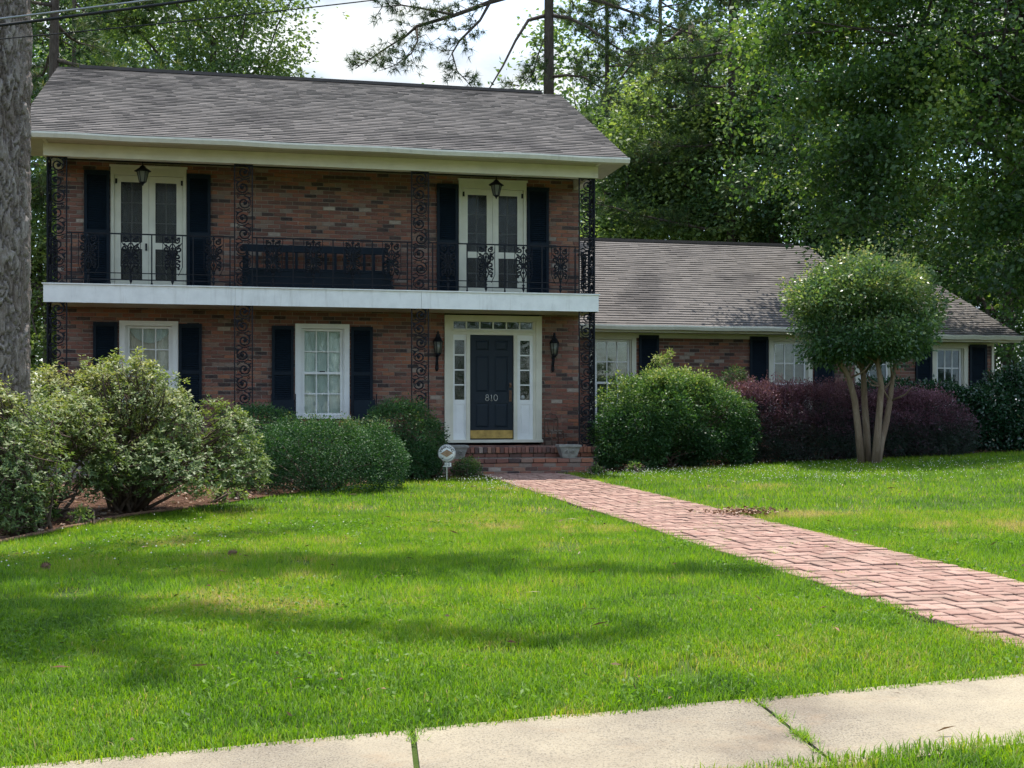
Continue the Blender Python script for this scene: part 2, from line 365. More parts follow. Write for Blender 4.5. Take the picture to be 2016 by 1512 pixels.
M['paleleaf'] = leaf_mat('broad_leaf_pale', [(0.0, (0.07, 0.118, 0.05)), (0.5, (0.135, 0.205, 0.07)), (1.0, (0.26, 0.32, 0.1))], 0.42, 0.5, 0.4)
M['darkleaf'] = leaf_mat('broad_leaf_dark', [(0.0, (0.022, 0.058, 0.024)), (0.5, (0.046, 0.105, 0.036)), (1.0, (0.11, 0.175, 0.048))], 0.36, 0.5, 0.4)
M['needle'] = leaf_mat('pine_needle', [(0.0, (0.028, 0.062, 0.026)), (0.6, (0.064, 0.112, 0.04)), (1.0, (0.15, 0.15, 0.055))], 0.3, 0.5, 0.35)
M['azalea'] = leaf_mat('azalea_leaf', [(0.0, (0.055, 0.105, 0.034)), (0.45, (0.115, 0.17, 0.052)), (0.8, (0.205, 0.245, 0.078)), (1.0, (0.34, 0.33, 0.13))], 0.32, 0.5, 0.4)
M['hedge'] = leaf_mat('clipped_holly_leaf', [(0.0, (0.015, 0.052, 0.019)), (0.5, (0.034, 0.095, 0.028)), (0.85, (0.085, 0.155, 0.045)), (1.0, (0.2, 0.19, 0.085))], 0.26, 0.58, 0.35)
M['abelia'] = leaf_mat('abelia_leaf', [(0.0, (0.02, 0.062, 0.02)), (0.5, (0.06, 0.135, 0.036)), (0.85, (0.175, 0.255, 0.066)), (1.0, (0.36, 0.38, 0.14))], 0.34, 0.48, 0.4)
M['purple'] = leaf_mat('loropetalum_leaf', [(0.0, (0.022, 0.046, 0.028)), (0.3, (0.06, 0.036, 0.048)), (0.65, (0.17, 0.066, 0.104)), (1.0, (0.33, 0.16, 0.21))], 0.26, 0.5, 0.4, 1.0)
M['crape'] = leaf_mat('crape_leaf', [(0.0, (0.026, 0.075, 0.03)), (0.45, (0.08, 0.155, 0.058)), (0.8, (0.23, 0.3, 0.11)), (1.0, (0.52, 0.44, 0.22))], 0.38, 0.34, 0.65)
M['gloss'] = leaf_mat('glossy_evergreen_leaf', [(0.0, (0.01, 0.038, 0.018)), (0.6, (0.022, 0.07, 0.03)), (1.0, (0.055, 0.115, 0.042))], 0.15, 0.25, 0.8)
# ================================================================== THE SETTING
rng = np.random.default_rng(7); rd = random.Random(11)
# ground: one sheet, fine near, coarse to the horizon
def ground_sheet():
    xs = np.concatenate([[-900, -400, -150, -60], np.arange(-30, 30.1, 1.0), [60, 150, 400, 900]])
    ys = np.concatenate([[-600, -200, -60, -20], np.arange(-8, 45.1, 1.0), [60, 100, 250, 600, 1500]])
    XX, YY = np.meshgrid(xs, ys); ZZ = gzn(XX, YY)
    V = np.stack([XX.ravel(), YY.ravel(), ZZ.ravel()], 1); nx = len(xs)
    F = np.array([(j * nx + i, j * nx + i + 1, (j + 1) * nx + i + 1, (j + 1) * nx + i) for j in range(len(ys) - 1) for i in range(nx - 1)])
    o = np_obj('ground', V, F, np.full(len(F), .5), M['lawnbase']); tag(o, 'gently rising ground of the front yard under the lawn', 'ground', kind='structure')
ground_sheet()
# planting beds, drawn a little above the ground
BED_L = [(-30, 3.0), (-9.5, 8.4), (-6.6, 9.9), (-4.9, 11.75), (-4.55, 14.3), (-3.6, 17.0), (-2.5, 19.8), (-1.35, 21.6), (-0.85, 21.9)]
q0 = hw(-0.62, -1.2); BED_L += [(q0.x, q0.y)]; q1 = hw(-0.62, 0.3); q2 = hw(-12, 0.3); BED_L += [(q1.x, q1.y), (q2.x, q2.y), (-30, 20)]
q3 = hw(1.25, -1.9); q4 = hw(1.25, 0.5); q5 = hw(1.8, 1.9); q6 = hw(16, 1.9)
BED_R = [(q3.x, q3.y), (1.85, 22.9), (3.2, 23.7), (4.9, 24.35), (6.4, 24.55), (8.2, 25.0), (10.1, 25.8), (13, 26.3), (16, 26.8), (q6.x, q6.y), (q5.x, q5.y), (q4.x, q4.y)]
def inside(poly, X, Y):
    X = np.asarray(X); Y = np.asarray(Y); r = np.zeros(X.shape, bool); n = len(poly)
    for i in range(n):
        x0, y0 = poly[i]; x1, y1 = poly[(i + 1) % n]
        c = ((y0 > Y) != (y1 > Y)) & (X < (x1 - x0) * (Y - y0) / ((y1 - y0) if y1 != y0 else 1e-9) + x0)
        r ^= c
    return r
import bmesh
def bed(name, poly, label):
    bm = bmesh.new(); f = bm.faces.new([bm.verts.new((x, y, 0)) for x, y in poly])
    bmesh.ops.triangulate(bm, faces=[f])
    for _ in range(4):
        es = [e for e in bm.edges if e.calc_length() > 1.2]
        if es: bmesh.ops.subdivide_edges(bm, edges=es, cuts=1); bmesh.ops.triangulate(bm, faces=bm.faces[:])
    for v in bm.verts: v.co.z = gz(v.co.x, v.co.y) + 0.012 + 0.02 * float(vnoise(v.co.x * 3, v.co.y * 3, 5))
    for f in bm.faces:
        if f.normal.z < 0: f.normal_flip()
    me = bpy.data.meshes.new(name); bm.to_mesh(me); bm.free(); me.materials.append(M['mulch'])
    tag(obj(name, me), label, 'mulch bed', kind='structure')
bed('mulch_bed', BED_L, 'brown pine straw bed under the azaleas and clipped hedge')
bed('mulch_bed', BED_R, 'dark mulch bed under the purple hedge along the wing')

# sidewalk: separate slabs, joints between
SD = Vector((0.943, 0.333, 0)); JD = Vector((0.11, -0.994, 0))
SB = Vector((1.11, 5.75, 0))                                      # a joint at the lawn edge
SW = 1.06                                                         # along the joint
def in_walk(X, Y, m=0.0):                                         # sidewalk test (skewed frame)
    dx = X - SB.x; dy = Y - SB.y; det = SD.x * JD.y - SD.y * JD.x
    b = (SD.x * dy - SD.y * dx) / det
    return (b > -m) & (b < SW + m)
swk = MB()
for k in range(-8, 9):
    a = SB + SD * (1.62 * k); b = a + SD * 1.62
    p = [a - JD * .0, b - JD * .0, b + JD * SW, a + JD * SW]
    swk.add([(q.x, q.y, gz(q.x, q.y) - 0.03) for q in p], [(3, 2, 1, 0)])
sidewalk = swk.build('sidewalk', M['joint']); tag(sidewalk, 'concrete sidewalk along the front edge of the lawn', 'sidewalk', kind='structure')
for k in range(-4, 5):
    a = SB + SD * (1.62 * k + .012); b = SB + SD * (1.62 * (k + 1) - .012)
    m = MB(); n1, n2 = 14, 9; vs_ = []; fs_ = []
    for j in range(n2 + 1):
        for i in range(n1 + 1):
            q = a + (b - a) * (i / n1) + JD * (SW * j / n2)
            edge = 0.006 if (i in (0, n1) or j in (0, n2)) else 0.0
            if j == 0: q += JD * (0.02 * rd.random())
            vs_.append((q.x, q.y, gz(q.x, q.y) + 0.016 + 0.006 * float(vnoise(q.x * 2, q.y * 2, 3)) + (k % 2) * 0.004 - edge))
    W = n1 + 1
    fs_ = [(j * W + i, (j + 1) * W + i, (j + 1) * W + i + 1, j * W + i + 1) for j in range(n2) for i in range(n1)]
    base = len(vs_)
    rim = [i for i in range(W)] + [j * W + n1 for j in range(1, n2 + 1)] + [n2 * W + i for i in range(n1 - 1, -1, -1)] + [j * W for j in range(n2 - 1, 0, -1)]
    for i in rim: vs_.append((vs_[i][0], vs_[i][1], vs_[i][2] - 0.09))
    fs_ += [(rim[i], rim[(i + 1) % len(rim)], base + (i + 1) % len(rim), base + i) for i in range(len(rim))]
    m.add(vs_, fs_); m.build('concrete_slab', M['concrete'], sidewalk)

# street in front of the verge, under the viewer
m = MB(); n_ = Vector((SD.y, -SD.x, 0)); e0 = SB + n_ * 2.35
for k in range(-12, 12):
    q = [e0 + SD * (5 * k), e0 + SD * (5 * k + 5), e0 + SD * (5 * k + 5) + n_ * 8, e0 + SD * (5 * k) + n_ * 8]
    m.add([(v.x, v.y, gz(v.x, v.y) + .008) for v in q], [(3, 2, 1, 0)])
M['asphalt'] = soil_mat('street_asphalt', (0.035, 0.035, 0.036), (0.06, 0.06, 0.06), 9)
tag(m.build('road', M['asphalt']), 'asphalt street in front of the grass verge', 'road', kind='structure')

# brick path: basket weave with a border, every paver a piece
PS0, PS1 = -0.58, 0.97; PU = 0.23
path_m = MB(); T0 = -1.72
near_t = -19.3
tt = np.linspace(near_t, T0, 40); vs_ = []; fs_ = []
def walk_limit(s):                                               # t where the path meets the sidewalk
    # solve point hw(s,t) on the line SB + SD*k
    n = Vector((-SD.y, SD.x, 0)); p = hw(s, 0); return (SB - p).dot(n) / HV.dot(n)
for i, t in enumerate(tt):
    for s in (PS0 - .02, PS1 + .02):
        t2 = max(t, walk_limit(s)); q = hw(s, t2); vs_.append((q.x, q.y, gz(q.x, q.y) + 0.006))
fs_ = [(2 * i, 2 * i + 1, 2 * i + 3, 2 * i + 2) for i in range(len(tt) - 1)]
path_m.add(vs_, fs_); path = path_m.build('path', M['joint']); tag(path, 'red brick basket weave path from the sidewalk to the door steps', 'path', kind='structure')
def paver_mesh(l, w, h=0.05, b=0.005):
    m = MB(); x, y = l / 2, w / 2
    vs_ = [(-x, -y, 0), (x, -y, 0), (x, y, 0), (-x, y, 0), (-x, -y, h - b), (x, -y, h - b), (x, y, h - b), (-x, y, h - b), (-x + b, -y + b, h), (x - b, -y + b, h), (x - b, y - b, h), (-x + b, y - b, h)]
    fs_ = [(0, 1, 5, 4), (1, 2, 6, 5), (2, 3, 7, 6), (3, 0, 4, 7), (4, 5, 9, 8), (5, 6, 10, 9), (6, 7, 11, 10), (7, 4, 8, 11), (8, 9, 10, 11)]
    m.add(vs_, fs_); return m
JT = 0.017
pav = []                                                        # (s, t, rot90, length)
ncol = 5; s_in0 = PS0 + (PS1 - PS0 - ncol * PU) / 2
j = 0; t = T0 - 0.01
while t - PU > near_t:
    for c in range(ncol):
        sc = s_in0 + (c + .5) * PU; tc_ = t - PU / 2
        if (c + j) % 2 == 0: pav += [(sc - PU / 4, tc_, 1, PU), (sc + PU / 4, tc_, 1, PU)]
        else: pav += [(sc, tc_ - PU / 4, 0, PU), (sc, tc_ + PU / 4, 0, PU)]
    bw = s_in0 - PS0
    for q in (-.25, .25):
        pav += [(PS0 + bw / 2, t - PU / 2 + q * PU, 0, bw), (PS1 - bw / 2, t - PU / 2 + q * PU, 0, bw)]
    t -= PU; j += 1
pp = []
for s, t, r, l in pav:
    if t - 0.10 < walk_limit(s): continue
    p = hw(s, t); d = p.length; pp.append((d, s, t, r, l, p))
pp.sort(key=lambda a: a[0])
me_full = paver_mesh(PU - JT, PU / 2 - JT).mesh('paver', M['paver_o']); me_bord = paver_mesh(s_in0 - PS0 - JT, PU / 2 - JT).mesh('paver_border', M['paver_o'])
fld = MB()
for k, (d, s, t, r, l, p) in enumerate(pp):
    z = gz(p.x, p.y) - 0.036 + rd.uniform(-.006, .006) + .012 * (float(vnoise(p.x * 1.3, p.y * 1.3, 8)) - .5); rz = HA + (math.pi / 2 if r else 0) + rd.uniform(-.022, .022)
    if k < 300:
        obj('paver', me_full if l == PU else me_bord, path, (p.x, p.y, z + .012), (rd.uniform(-.02, .02), rd.uniform(-.014, .014), rz))
    else:
        m = paver_mesh(l - JT, PU / 2 - JT); mt = Matrix.Translation((p.x, p.y, z + .012)) @ Matrix.Rotation(rz, 4, 'Z') @ Matrix.Rotation(rd.uniform(-.012, .012), 4, 'X')
        fld.add([mt @ Vector(v) for v in m.v], m.f, rd.random())
tag(fld.build('paver_field', M['paver_a'], path), kind='stuff')

# ================================================================== THE HOUSE (frame: x = along the front, y = into the house, z up)
house = empty('brick_house', (HP.x, HP.y, 0), HA)
tag(house, 'two storey red brick house with iron balcony and low side wing', 'house')
BL, BR = -8.13, 1.775                # main block
TB = -1.25                           # balcony / post line
WT = 1.70                            # wing wall line
H_C = 0.0752; L_B = 0.23
openings_main = [(-7.184, -5.83, 3.60, 5.915), (-0.669, 0.687, 3.60, 5.90), (-7.031, -5.977, 1.247, 3.064), (-3.825, -2.796, 1.247, 3.057), (-0.95, 0.997, 0.70, 3.33)]
openings_wing = [(2.46, 3.503, 1.05, 3.06), (6.569, 7.611, 1.05, 3.06), (8.646, 9.62, 1.05, 3.06), (10.559, 11.459, 1.05, 2.96)]
def wall_body(name, s0, s1, z0, z1, t0, t1, ops, mat, parent):
    m = MB(); ss = sorted({s0, s1, *[v for o in ops for v in o[:2]]}); zz = sorted({z0, z1, *[min(max(v, z0), z1) for o in ops for v in o[2:]]})
    for a, b in zip(ss, ss[1:]):
        for c, d in zip(zz, zz[1:]):
            if d - c < 1e-4: continue
            if any(o[0] < (a + b) / 2 < o[1] and o[2] < (c + d) / 2 < o[3] for o in ops): continue
            m.box(a, b, t0, t1, c, d)
    return m.build(name, mat, parent)
def bricks(s0, s1, z0, z1, ops, phase=0.0):
    out = []; k = 0; z = z0
    while z < z1 - 0.02:
        zb = min(z + H_C, z1); zm = (z + zb) / 2
        cuts = [(s0, s1)]
        for o in ops:
            if o[2] - .01 < zm < o[3] + .01:
                nc = []
                for a, b in cuts:
                    if o[1] <= a or o[0] >= b: nc.append((a, b)); continue
                    if o[0] > a: nc.append((a, o[0]))
                    if o[1] < b: nc.append((o[1], b))
                cuts = nc
        x = s0 - L_B + (k % 2) * L_B / 2 + phase + rd.uniform(-.012, .012)
        while x < s1:
            for a, b in cuts:
                xa, xb = max(x, a), min(x + L_B, b)
                if xb - xa > 0.03: out.append((xa, xb, z, zb, xb - xa > L_B - .001))
            x += L_B
        z += H_C; k += 1
    return out
bj = 0.0125
def brick_field(lst, t, parent, singles=0, key=None, keep=None):
    full = [b for b in lst if b[4] and (keep is None or keep(b))]
    if key: full.sort(key=key)
    single = set(map(tuple, full[:singles]))
    m = MB(); me = None
    if singles:
        mm = MB(); l = L_B - bj; h = H_C - bj; e = 0.005
        a = [(-l/2, 0, -h/2), (l/2, 0, -h/2), (l/2, 0, h/2), (-l/2, 0, h/2)]
        mm.add([(x, .03, z) for x, _, z in a] + [(x, e, z) for x, _, z in a] + [(x * (1 - 2*e/l), 0, z * (1 - 2*e/h)) for x, _, z in a],
               [(0, 1, 5, 4), (1, 2, 6, 5), (2, 3, 7, 6), (3, 0, 4, 7), (4, 5, 9, 8), (5, 6, 10, 9), (6, 7, 11, 10), (7, 4, 8, 11), (8, 9, 10, 11)])
        me = mm.mesh('brick', M['brick_o'])
    for b in lst:
        pr = rd.uniform(-.006, .004)
        if tuple(b) in single:
            obj('brick', me, parent, ((b[0] + b[1]) / 2 + rd.uniform(-.002, .002), t + pr, (b[2] + b[3]) / 2 + rd.uniform(-.002, .002)), (0, rd.uniform(-.008, .008), rd.uniform(-.01, .01)))
        else:
            j1, j2 = rd.uniform(-.002, .002), rd.uniform(-.002, .002)
            m.box(b[0] + bj/2 + j1, b[1] - bj/2 + j2, t + pr, t + .03, b[2] + bj/2 + j2, b[3] - bj/2 + j1, rd.random())
    tag(m.build('brick_field', M['brick_a'], parent), kind='stuff')
front = wall_body('front_wall', BL, BR, 0.15, 6.0, 0.011, 0.20, openings_main, M['mortar'], house)
lst = bricks(BL, BR, 0.72, 5.98, openings_main)
def D_of(b): return hw((b[0] + b[1]) / 2, 0).y
vis = lambda b: (3.65 < b[2] < 5.7 or (1.9 < b[2] < 3.1)) and not (-7.66 < b[0] < -5.2 and (b[2] > 3.6 or b[2] < 3.05)) and not (-4.28 < b[0] < -2.1 and b[2] < 3.02)
brick_field(lst, 0.0, front, 300, D_of, vis)
wingw = wall_body('wing_wall', BR + .02, 12.06, 0.2, 3.12, WT + 0.011, WT + 0.2, openings_wing, M['mortar'], house)
brick_field(bricks(BR + .02, 12.06, 0.5, 3.06, openings_wing, .05), WT, wingw)
# the other walls, plain brick colour, close the house
sd_ = MB(); sd_.box(BL, BL + .2, .21, 7.5, .1, 6.0); sd_.box(BR - .2, BR, .21, 7.5, .1, 6.0); sd_.box(BL + .21, BR - .21, 7.3, 7.5, .1, 6.0)
sd_.box(11.86, 12.06, WT + .21, 9.4, .2, 3.1); sd_.box(BR + .01, 11.85, 9.2, 9.4, .2, 3.1)
sd_.build('side_wall', M['brick_a'], house)
fl = MB(); fl.box(BL + .21, BR - .21, .3, 7.2, .5, .7); fl.box(BL + .21, BR - .21, .3, 7.2, 3.3, 3.5); fl.box(BL + .21, BR - .21, .3, 7.2, 5.95, 6.0); fl.box(BR + .03, 11.8, WT + .25, 9.1, .5, .7)
fl.build('floor_slab', M['dark'], house)

# ---- windows
def frame_boxes(m, s0, s1, z0, z1, w, t0, t1, bottom=True):
    m.box(s0, s0 + w, t0, t1, z0, z1); m.box(s1 - w, s1, t0, t1, z0, z1)
    m.box(s0 + w, s1 - w, t0 + .002, t1 - .002, z1 - w, z1)
    if bottom: m.box(s0 + w, s1 - w, t0 + .002, t1 - .002, z0, z0 + w)
def sash(parent, s0, s1, z0, z1, t, nc, nr, mat, rail=0.045, mun=0.022):
    m = MB(); frame_boxes(m, s0, s1, z0, z1, rail, t, t + .035); sa = m.build('sash', mat, parent)
    mm = MB(); a, b, c, d = s0 + rail, s1 - rail, z0 + rail, z1 - rail
    for i in range(1, nc): x = a + (b - a) * i / nc; mm.box(x - mun/2, x + mun/2, t + .006, t + .030, c, d)
    for k in range(1, nr): z = c + (d - c) * k / nr; mm.box(a, b, t + .008, t + .028, z - mun/2, z + mun/2)
    mm.build('muntin', mat, parent)
    for i in range(nc):
        for k in range(nr):
            p = MB(); x0 = a + (b - a) * i / nc; x1 = a + (b - a) * (i + 1) / nc; y0 = c + (d - c) * k / nr; y1 = c + (d - c) * (k + 1) / nr
            p.box(x0, x1, t + .016, t + .020, y0, y1); p.build('pane', M['glass'], parent)
def folds(name, mat, parent, s0, s1, z0, z1, t, amp=0.02, wl=0.09, swag=None):
    m = MB(); n = max(8, int((s1 - s0) / wl * 8)); nz_ = 10; vs_ = []
    for j in range(nz_ + 1):
        for i in range(n + 1):
            x = s0 + (s1 - s0) * i / n; z = z0 + (z1 - z0) * j / nz_
            if swag: z = z0 + (swag((x - s0) / (s1 - s0)) - z0) * j / nz_
            vs_.append((x, t + amp * math.sin(2 * math.pi * (x - s0) / wl + .6 * math.sin(x * 9)) * (1 - .3 * j / nz_), z))
    m.add(vs_, [(j * (n + 1) + i, j * (n + 1) + i + 1, (j + 1) * (n + 1) + i + 1, (j + 1) * (n + 1) + i) for j in range(nz_) for i in range(n)], smooth=True)
    return m.build(name, mat, parent)
def window(s0, s1, z0, z1, t, kind, head=0.10, frame_mat='white'):
    m = MB(); w = 0.10
    m.box(s0, s0 + w, t - .025, t + .14, z0, z1); m.box(s1 - w, s1, t - .025, t + .14, z0, z1)
    m.box(s0 + w, s1 - w, t - .022, t + .14, z1 - head, z1); m.box(s0 - .02, s1 + .02, t - .055, t + .14, z0 - .005, z0 + .055)
    m.box(s0 + w, s0 + w + .03, t + .02, t + .10, z0 + .06, z1 - head); m.box(s1 - w - .03, s1 - w, t + .02, t + .10, z0 + .06, z1 - head)
    win = m.build('window', M[frame_mat], house)
    a, b, c, d = s0 + w + .032, s1 - w - .032, z0 + .058, z1 - head - .004; mid = c + (d - c) * .49
    sash(win, a, b, mid - .02, d, t + .055, 3, 2, M['white'])
    sash(win, a, b, c, mid + .022, t + .018, 3, 2, M['white'])
    lk = MB(); lk.box((a + b)/2 - .05, (a + b)/2 + .05, t + .012, t + .05, mid + .023, mid + .04); lk.build('sash_lock', M['iron'], win)
    if kind == 'white': folds('curtain', M['curtain'], win, a - .03, b + .03, c - .02, d + .02, t + .125, .008, .16)
    elif kind == 'swag':
        folds('curtain', M['curtain_cream'], win, a - .03, b + .03, c - .02, d, t + .120, .010, .12, lambda q: d - .02 - .30 * (1 - (2 * q - 1.02) ** 2) ** .8 * 1.0 if abs(2 * q - 1.02) < 1 else d)
        folds('curtain_lining', M['curtain'], win, a - .03, b + .03, mid - .1, d + .02, t + .150, .006, .2)
        tm = MB(); tm.tube([(a + (b - a) * q, t + .105, d - .02 - .30 * max(0, 1 - (2 * q - 1.02) ** 2) ** .8) for q in np.linspace(.0, 1, 21)], .009, 5); tm.build('trim', M['curtain_cream'], win)
    else:
        bl = MB()
        for z in np.arange(c, d, .028): bl.hexa([(a - .02, t + .112, z), (b + .02, t + .112, z), (b + .02, t + .130, z + .012), (a - .02, t + .130, z + .012), (a - .02, t + .112, z + .003), (b + .02, t + .112, z + .003), (b + .02, t + .130, z + .015), (a - .02, t + .130, z + .015)])
        tag(bl.build('blind', M['blind'], win), kind='stuff')
        bx = MB(); bx.box(a - .04, b + .04, t + .150, t + .156, c - .03, d + .03); bx.build('blind_backing', M['blind'], win)
    return win
w1 = window(-7.031, -5.977, 1.247, 3.064, 0.0, 'swag', .09)
w2 = window(-3.825, -2.796, 1.247, 3.057, 0.0, 'white', .09)
st = MB(); st.box(-2.99, -2.93, .062, .066, 2.20, 2.29); st.build('sticker', M['signgrey'], w2)
for o in openings_wing: window(o[0], o[1], 1.05, o[3], WT, 'blind', .12, 'cream')
# brick sills under the windows
for s0, s1 in ((-7.05, -5.95), (-3.85, -2.78)):
    sl = MB(); n = int((s1 - s0) / .075)
    for i in range(n):
        x = s0 + (s1 - s0) * i / n; sl.hexa([(x + .005, -.06, 1.085), (x + .068, -.06, 1.085), (x + .068, .01, 1.085), (x + .005, .01, 1.085), (x + .005, -.075, 1.205), (x + .068, -.075, 1.205), (x + .068, .01, 1.238), (x + .005, .01, 1.238)], rd.random())
    sl.build('brick_sill', M['brick_a'], house)

# ---- shutters
def shutter_mesh(w, h):
    f = MB(); st_ = .055
    f.box(0, st_, -.035, 0, 0, h); f.box(w - st_, w, -.035, 0, 0, h)
    f.box(st_, w - st_, -.033, -.002, h - .07, h); f.box(st_, w - st_, -.033, -.002, 0, .10); f.box(st_, w - st_, -.033, -.002, h * .47, h * .47 + .07)
    fm = f.mesh('shutter', M['navy']); l = MB(); z = .105
    while z < h - .085:
        if not (h * .47 - .045 < z < h * .47 + .065):
            l.hexa([(st_, -.030, z), (w - st_, -.030, z), (w - st_, -.024, z - .004), (st_, -.024, z - .004), (st_, -.006, z + .036), (w - st_, -.006, z + .036), (w - st_, .0, z + .032), (st_, .0, z + .032)])
        z += .040
    l.box(st_, w - st_, -.0009, .004, .08, h - .05)
    return fm, l.mesh('louver', M['navy'])
sh_cache = {}
def shutter(s0, s1, z0, z1, t):
    k = (round(s1 - s0, 2), round(z1 - z0, 2))
    if k not in sh_cache: sh_cache[k] = shutter_mesh(*k)
    a, b = sh_cache[k]
    o = obj('shutter', a, house, (s0, t - .022, z0)); tag(obj('louver_bank', b, o), kind='stuff')
for a in [(-7.649, -7.195, 3.63, 5.82), (-5.818, -5.386, 3.63, 5.82), (-1.105, -.68, 3.63, 5.815), (.697, 1.142, 3.63, 5.82),
          (-7.49, -7.06, 1.24, 3.03), (-5.968, -5.544, 1.24, 3.025), (-4.262, -3.855, 1.24, 3.01), (-2.77, -2.347, 1.24, 3.01)]: shutter(*a, 0.0)
for a in [(3.56, 4.01, 1.05, 3.045), (6.113, 6.545, 1.05, 3.045), (7.648, 8.114, 1.05, 3.045), (10.126, 10.535, 1.05, 2.93), (11.485, 11.926, 1.05, 2.93)]: shutter(*a, WT)

# ---- upstairs double doors with screen panels
def balcony_door(s0, s1, drape):
    z0, z1 = 3.61, 5.91; m = MB(); w = .06
    m.box(s0, s0 + w, -.03, .14, z0, z1); m.box(s1 - w, s1, -.03, .14, z0, z1); m.box(s0 + w, s1 - w, -.028, .14, z1 - .15, z1); m.box(s0 - .02, s1 + .02, -.05, .14, z1, z1 + .035)
    m.box(s0 + w, s1 - w, -.028, .14, z0, z0 + .03)
    d = m.build('balcony_door', M['cream'], house); mid = (s0 + s1) / 2
    for k, (a, b) in enumerate(((s0 + w + .004, mid - .003), (mid + .003, s1 - w - .004))):
        lf = MB(); za, zb = z0 + .035, z1 - .155; t0, t1 = .0, .04; sw = .115
        lf.box(a, a + sw, t0, t1, za, zb); lf.box(b - sw, b, t0, t1, za, zb); lf.box(a + sw, b - sw, t0 + .002, t1 - .002, zb - .12, zb)
        lf.box(a + sw, b - sw, t0 + .002, t1 - .002, za, za + .17); lf.box(a + sw, b - sw, t0 + .002, t1 - .002, 4.40, 4.52)
        lf.build('door_leaf', M['cream'], d)
        x0, x1 = a + sw, b - sw
        for zz0, zz1, nr in ((4.52, zb - .12, 3), (za + .17, 4.40, 2)):
            mu = MB(); mu.box((x0 + x1)/2 - .010, (x0 + x1)/2 + .010, .070, .086, zz0, zz1)
            for i in range(1, nr): z = zz0 + (zz1 - zz0) * i / nr; mu.box(x0, x1, .072, .084, z - .009, z + .009)
            mu.build('muntin', M['white'], d)
            sc_ = MB(); sc_.box(x0, x1, .016, .019, zz0, zz1); sc_.build('screen', M['screenglass'], d)
            for i in range(nr):
                for (xa, xb) in ((x0, (x0 + x1)/2), ((x0 + x1)/2, x1)):
                    p = MB(); p.box(xa, xb, .088, .092, zz0 + (zz1 - zz0) * i / nr, zz0 + (zz1 - zz0) * (i + 1) / nr); p.build('pane', M['glass'], d)
        if drape: folds('drape', M['drape'], d, x0 + .02, x1 - .02, z0 + .1, zb - .25, .14, .02, .085)
        hg = MB(); hx = s0 + w + .02 if k == 0 else s1 - w - .04; hg.box(hx, hx + .035, -.012, .0, 5.60, 5.69); hg.build('hinge', M['iron'], d)
    kn = MB(); kn.box(mid - .06, mid - .03, -.03, .0, 4.37, 4.50); kn.build('handle', M['iron'], d)
def screenglass():
    m, n, p = newmat('dark_screened_glass'); t = n.nodes.new('ShaderNodeBsdfTransparent'); t.inputs['Color'].default_value = (0.80, 0.80, 0.78, 1)
    p.inputs['Base Color'].default_value = (0.05, 0.05, 0.047, 1); p.inputs['Roughness'].default_value = 0.35
    ms = n.nodes.new('ShaderNodeMixShader'); ms.inputs['Fac'].default_value = 0.36
    n.links.new(t.outputs['BSDF'], ms.inputs[1]); n.links.new(p.outputs['BSDF'], ms.inputs[2]); n.links.new(ms.outputs['Shader'], n.nodes['Material Output'].inputs['Surface']); return m
M['screenglass'] = screenglass()
balcony_door(-7.184, -5.83, True); balcony_door(-0.669, 0.687, False)

# ---- entrance
en = MB()
z0, z1 = 0.80, 3.27
en.box(-.95, -.835, -.04, .14, z0, z1); en.box(.88, .997, -.04, .14, z0, z1); en.box(-.835, .88, -.038, .14, 3.17, z1)          # outer casing
en.box(-.835, -.78, -.015, .12, z0, 3.17); en.box(.825, .88, -.015, .12, z0, 3.17)
en.box(-.78, .825, -.012, .12, 2.89, 2.985)                                                                           # transom bar
en.box(-.80, .845, -.035, .0, 2.955, 2.99); en.box(-.52, -.447, -.030, .12, z0 + .03, 2.89); en.box(.43, .50, -.030, .12, z0 + .03, 2.89)   # door jambs
en.box(-.96, 1.01, -.10, .14, .775, .83)                                                                              # sill
en.box(-.78, .825, -.010, .12, 3.150, 3.17)
ent = en.build('entrance_frame', M['cream'], house)
tr = MB(); a, b = -.78, .825
for i in range(7): x = a + (b - a) * i / 6; tr.box(max(a, x - .013), min(b, x + .013), .012, .03, 2.985, 3.150)
tr.box(a, b, .010, .032, 2.985, 3.012); tr.build('transom_bar', M['white'], ent)
for i in range(6):
    p = MB(); p.box(a + (b - a) * i / 6 + .013, a + (b - a) * (i + 1) / 6 - .013, .020, .024, 3.012, 3.150); p.build('pane', M['glass'], ent)
for (a, b) in ((-.78, -.52), (.50, .825)):
    sl = MB(); c = (a + b) / 2; g0, g1 = c - .098, c + .098
    sl.box(a, g0, .005, .05, z0 + .03, 2.89); sl.box(g1, b, .005, .05, z0 + .03, 2.89); sl.box(g0, g1, .007, .048, 2.785, 2.89); sl.box(g0, g1, .007, .048, 1.52, 1.614); sl.box(g0, g1, .007, .048, .83, .93)
    sl.box(g0, g1, .020, .048, .93, 1.52); sl.box(g0 + .03, g1 - .03, .012, .021, .97, 1.48)
    for i in range(1, 4): z = 1.614 + (2.785 - 1.614) * i / 4; sl.box(g0, g1, .012, .034, z - .012, z + .012)
    sl.build('sidelight', M['white'], ent)
    for i in range(4):
        p = MB(); p.box(g0, g1, .022, .026, 1.614 + (2.785 - 1.614) * i / 4, 1.614 + (2.785 - 1.614) * (i + 1) / 4); p.build('pane', M['glass'], ent)
bk = MB(); bk.box(-.83, .87, .145, .15, .75, 3.26); bk.build('hall_shade_sheet', M['dark'], ent)  # near-black sheet: shade of the unlit hall put into a colour
sk = MB(); sk.lathe([(.0, 0), (.042, 0), (.042, .004), (0, .004)], 18); so_ = sk.build('sticker', M['signgrey'], ent); so_.rotation_euler = (R(90), 0, 0); so_.location = (.622, .020, 1.665)
dr = MB(); dr.box(-.445, .428, .035, .075, .845, 2.885)
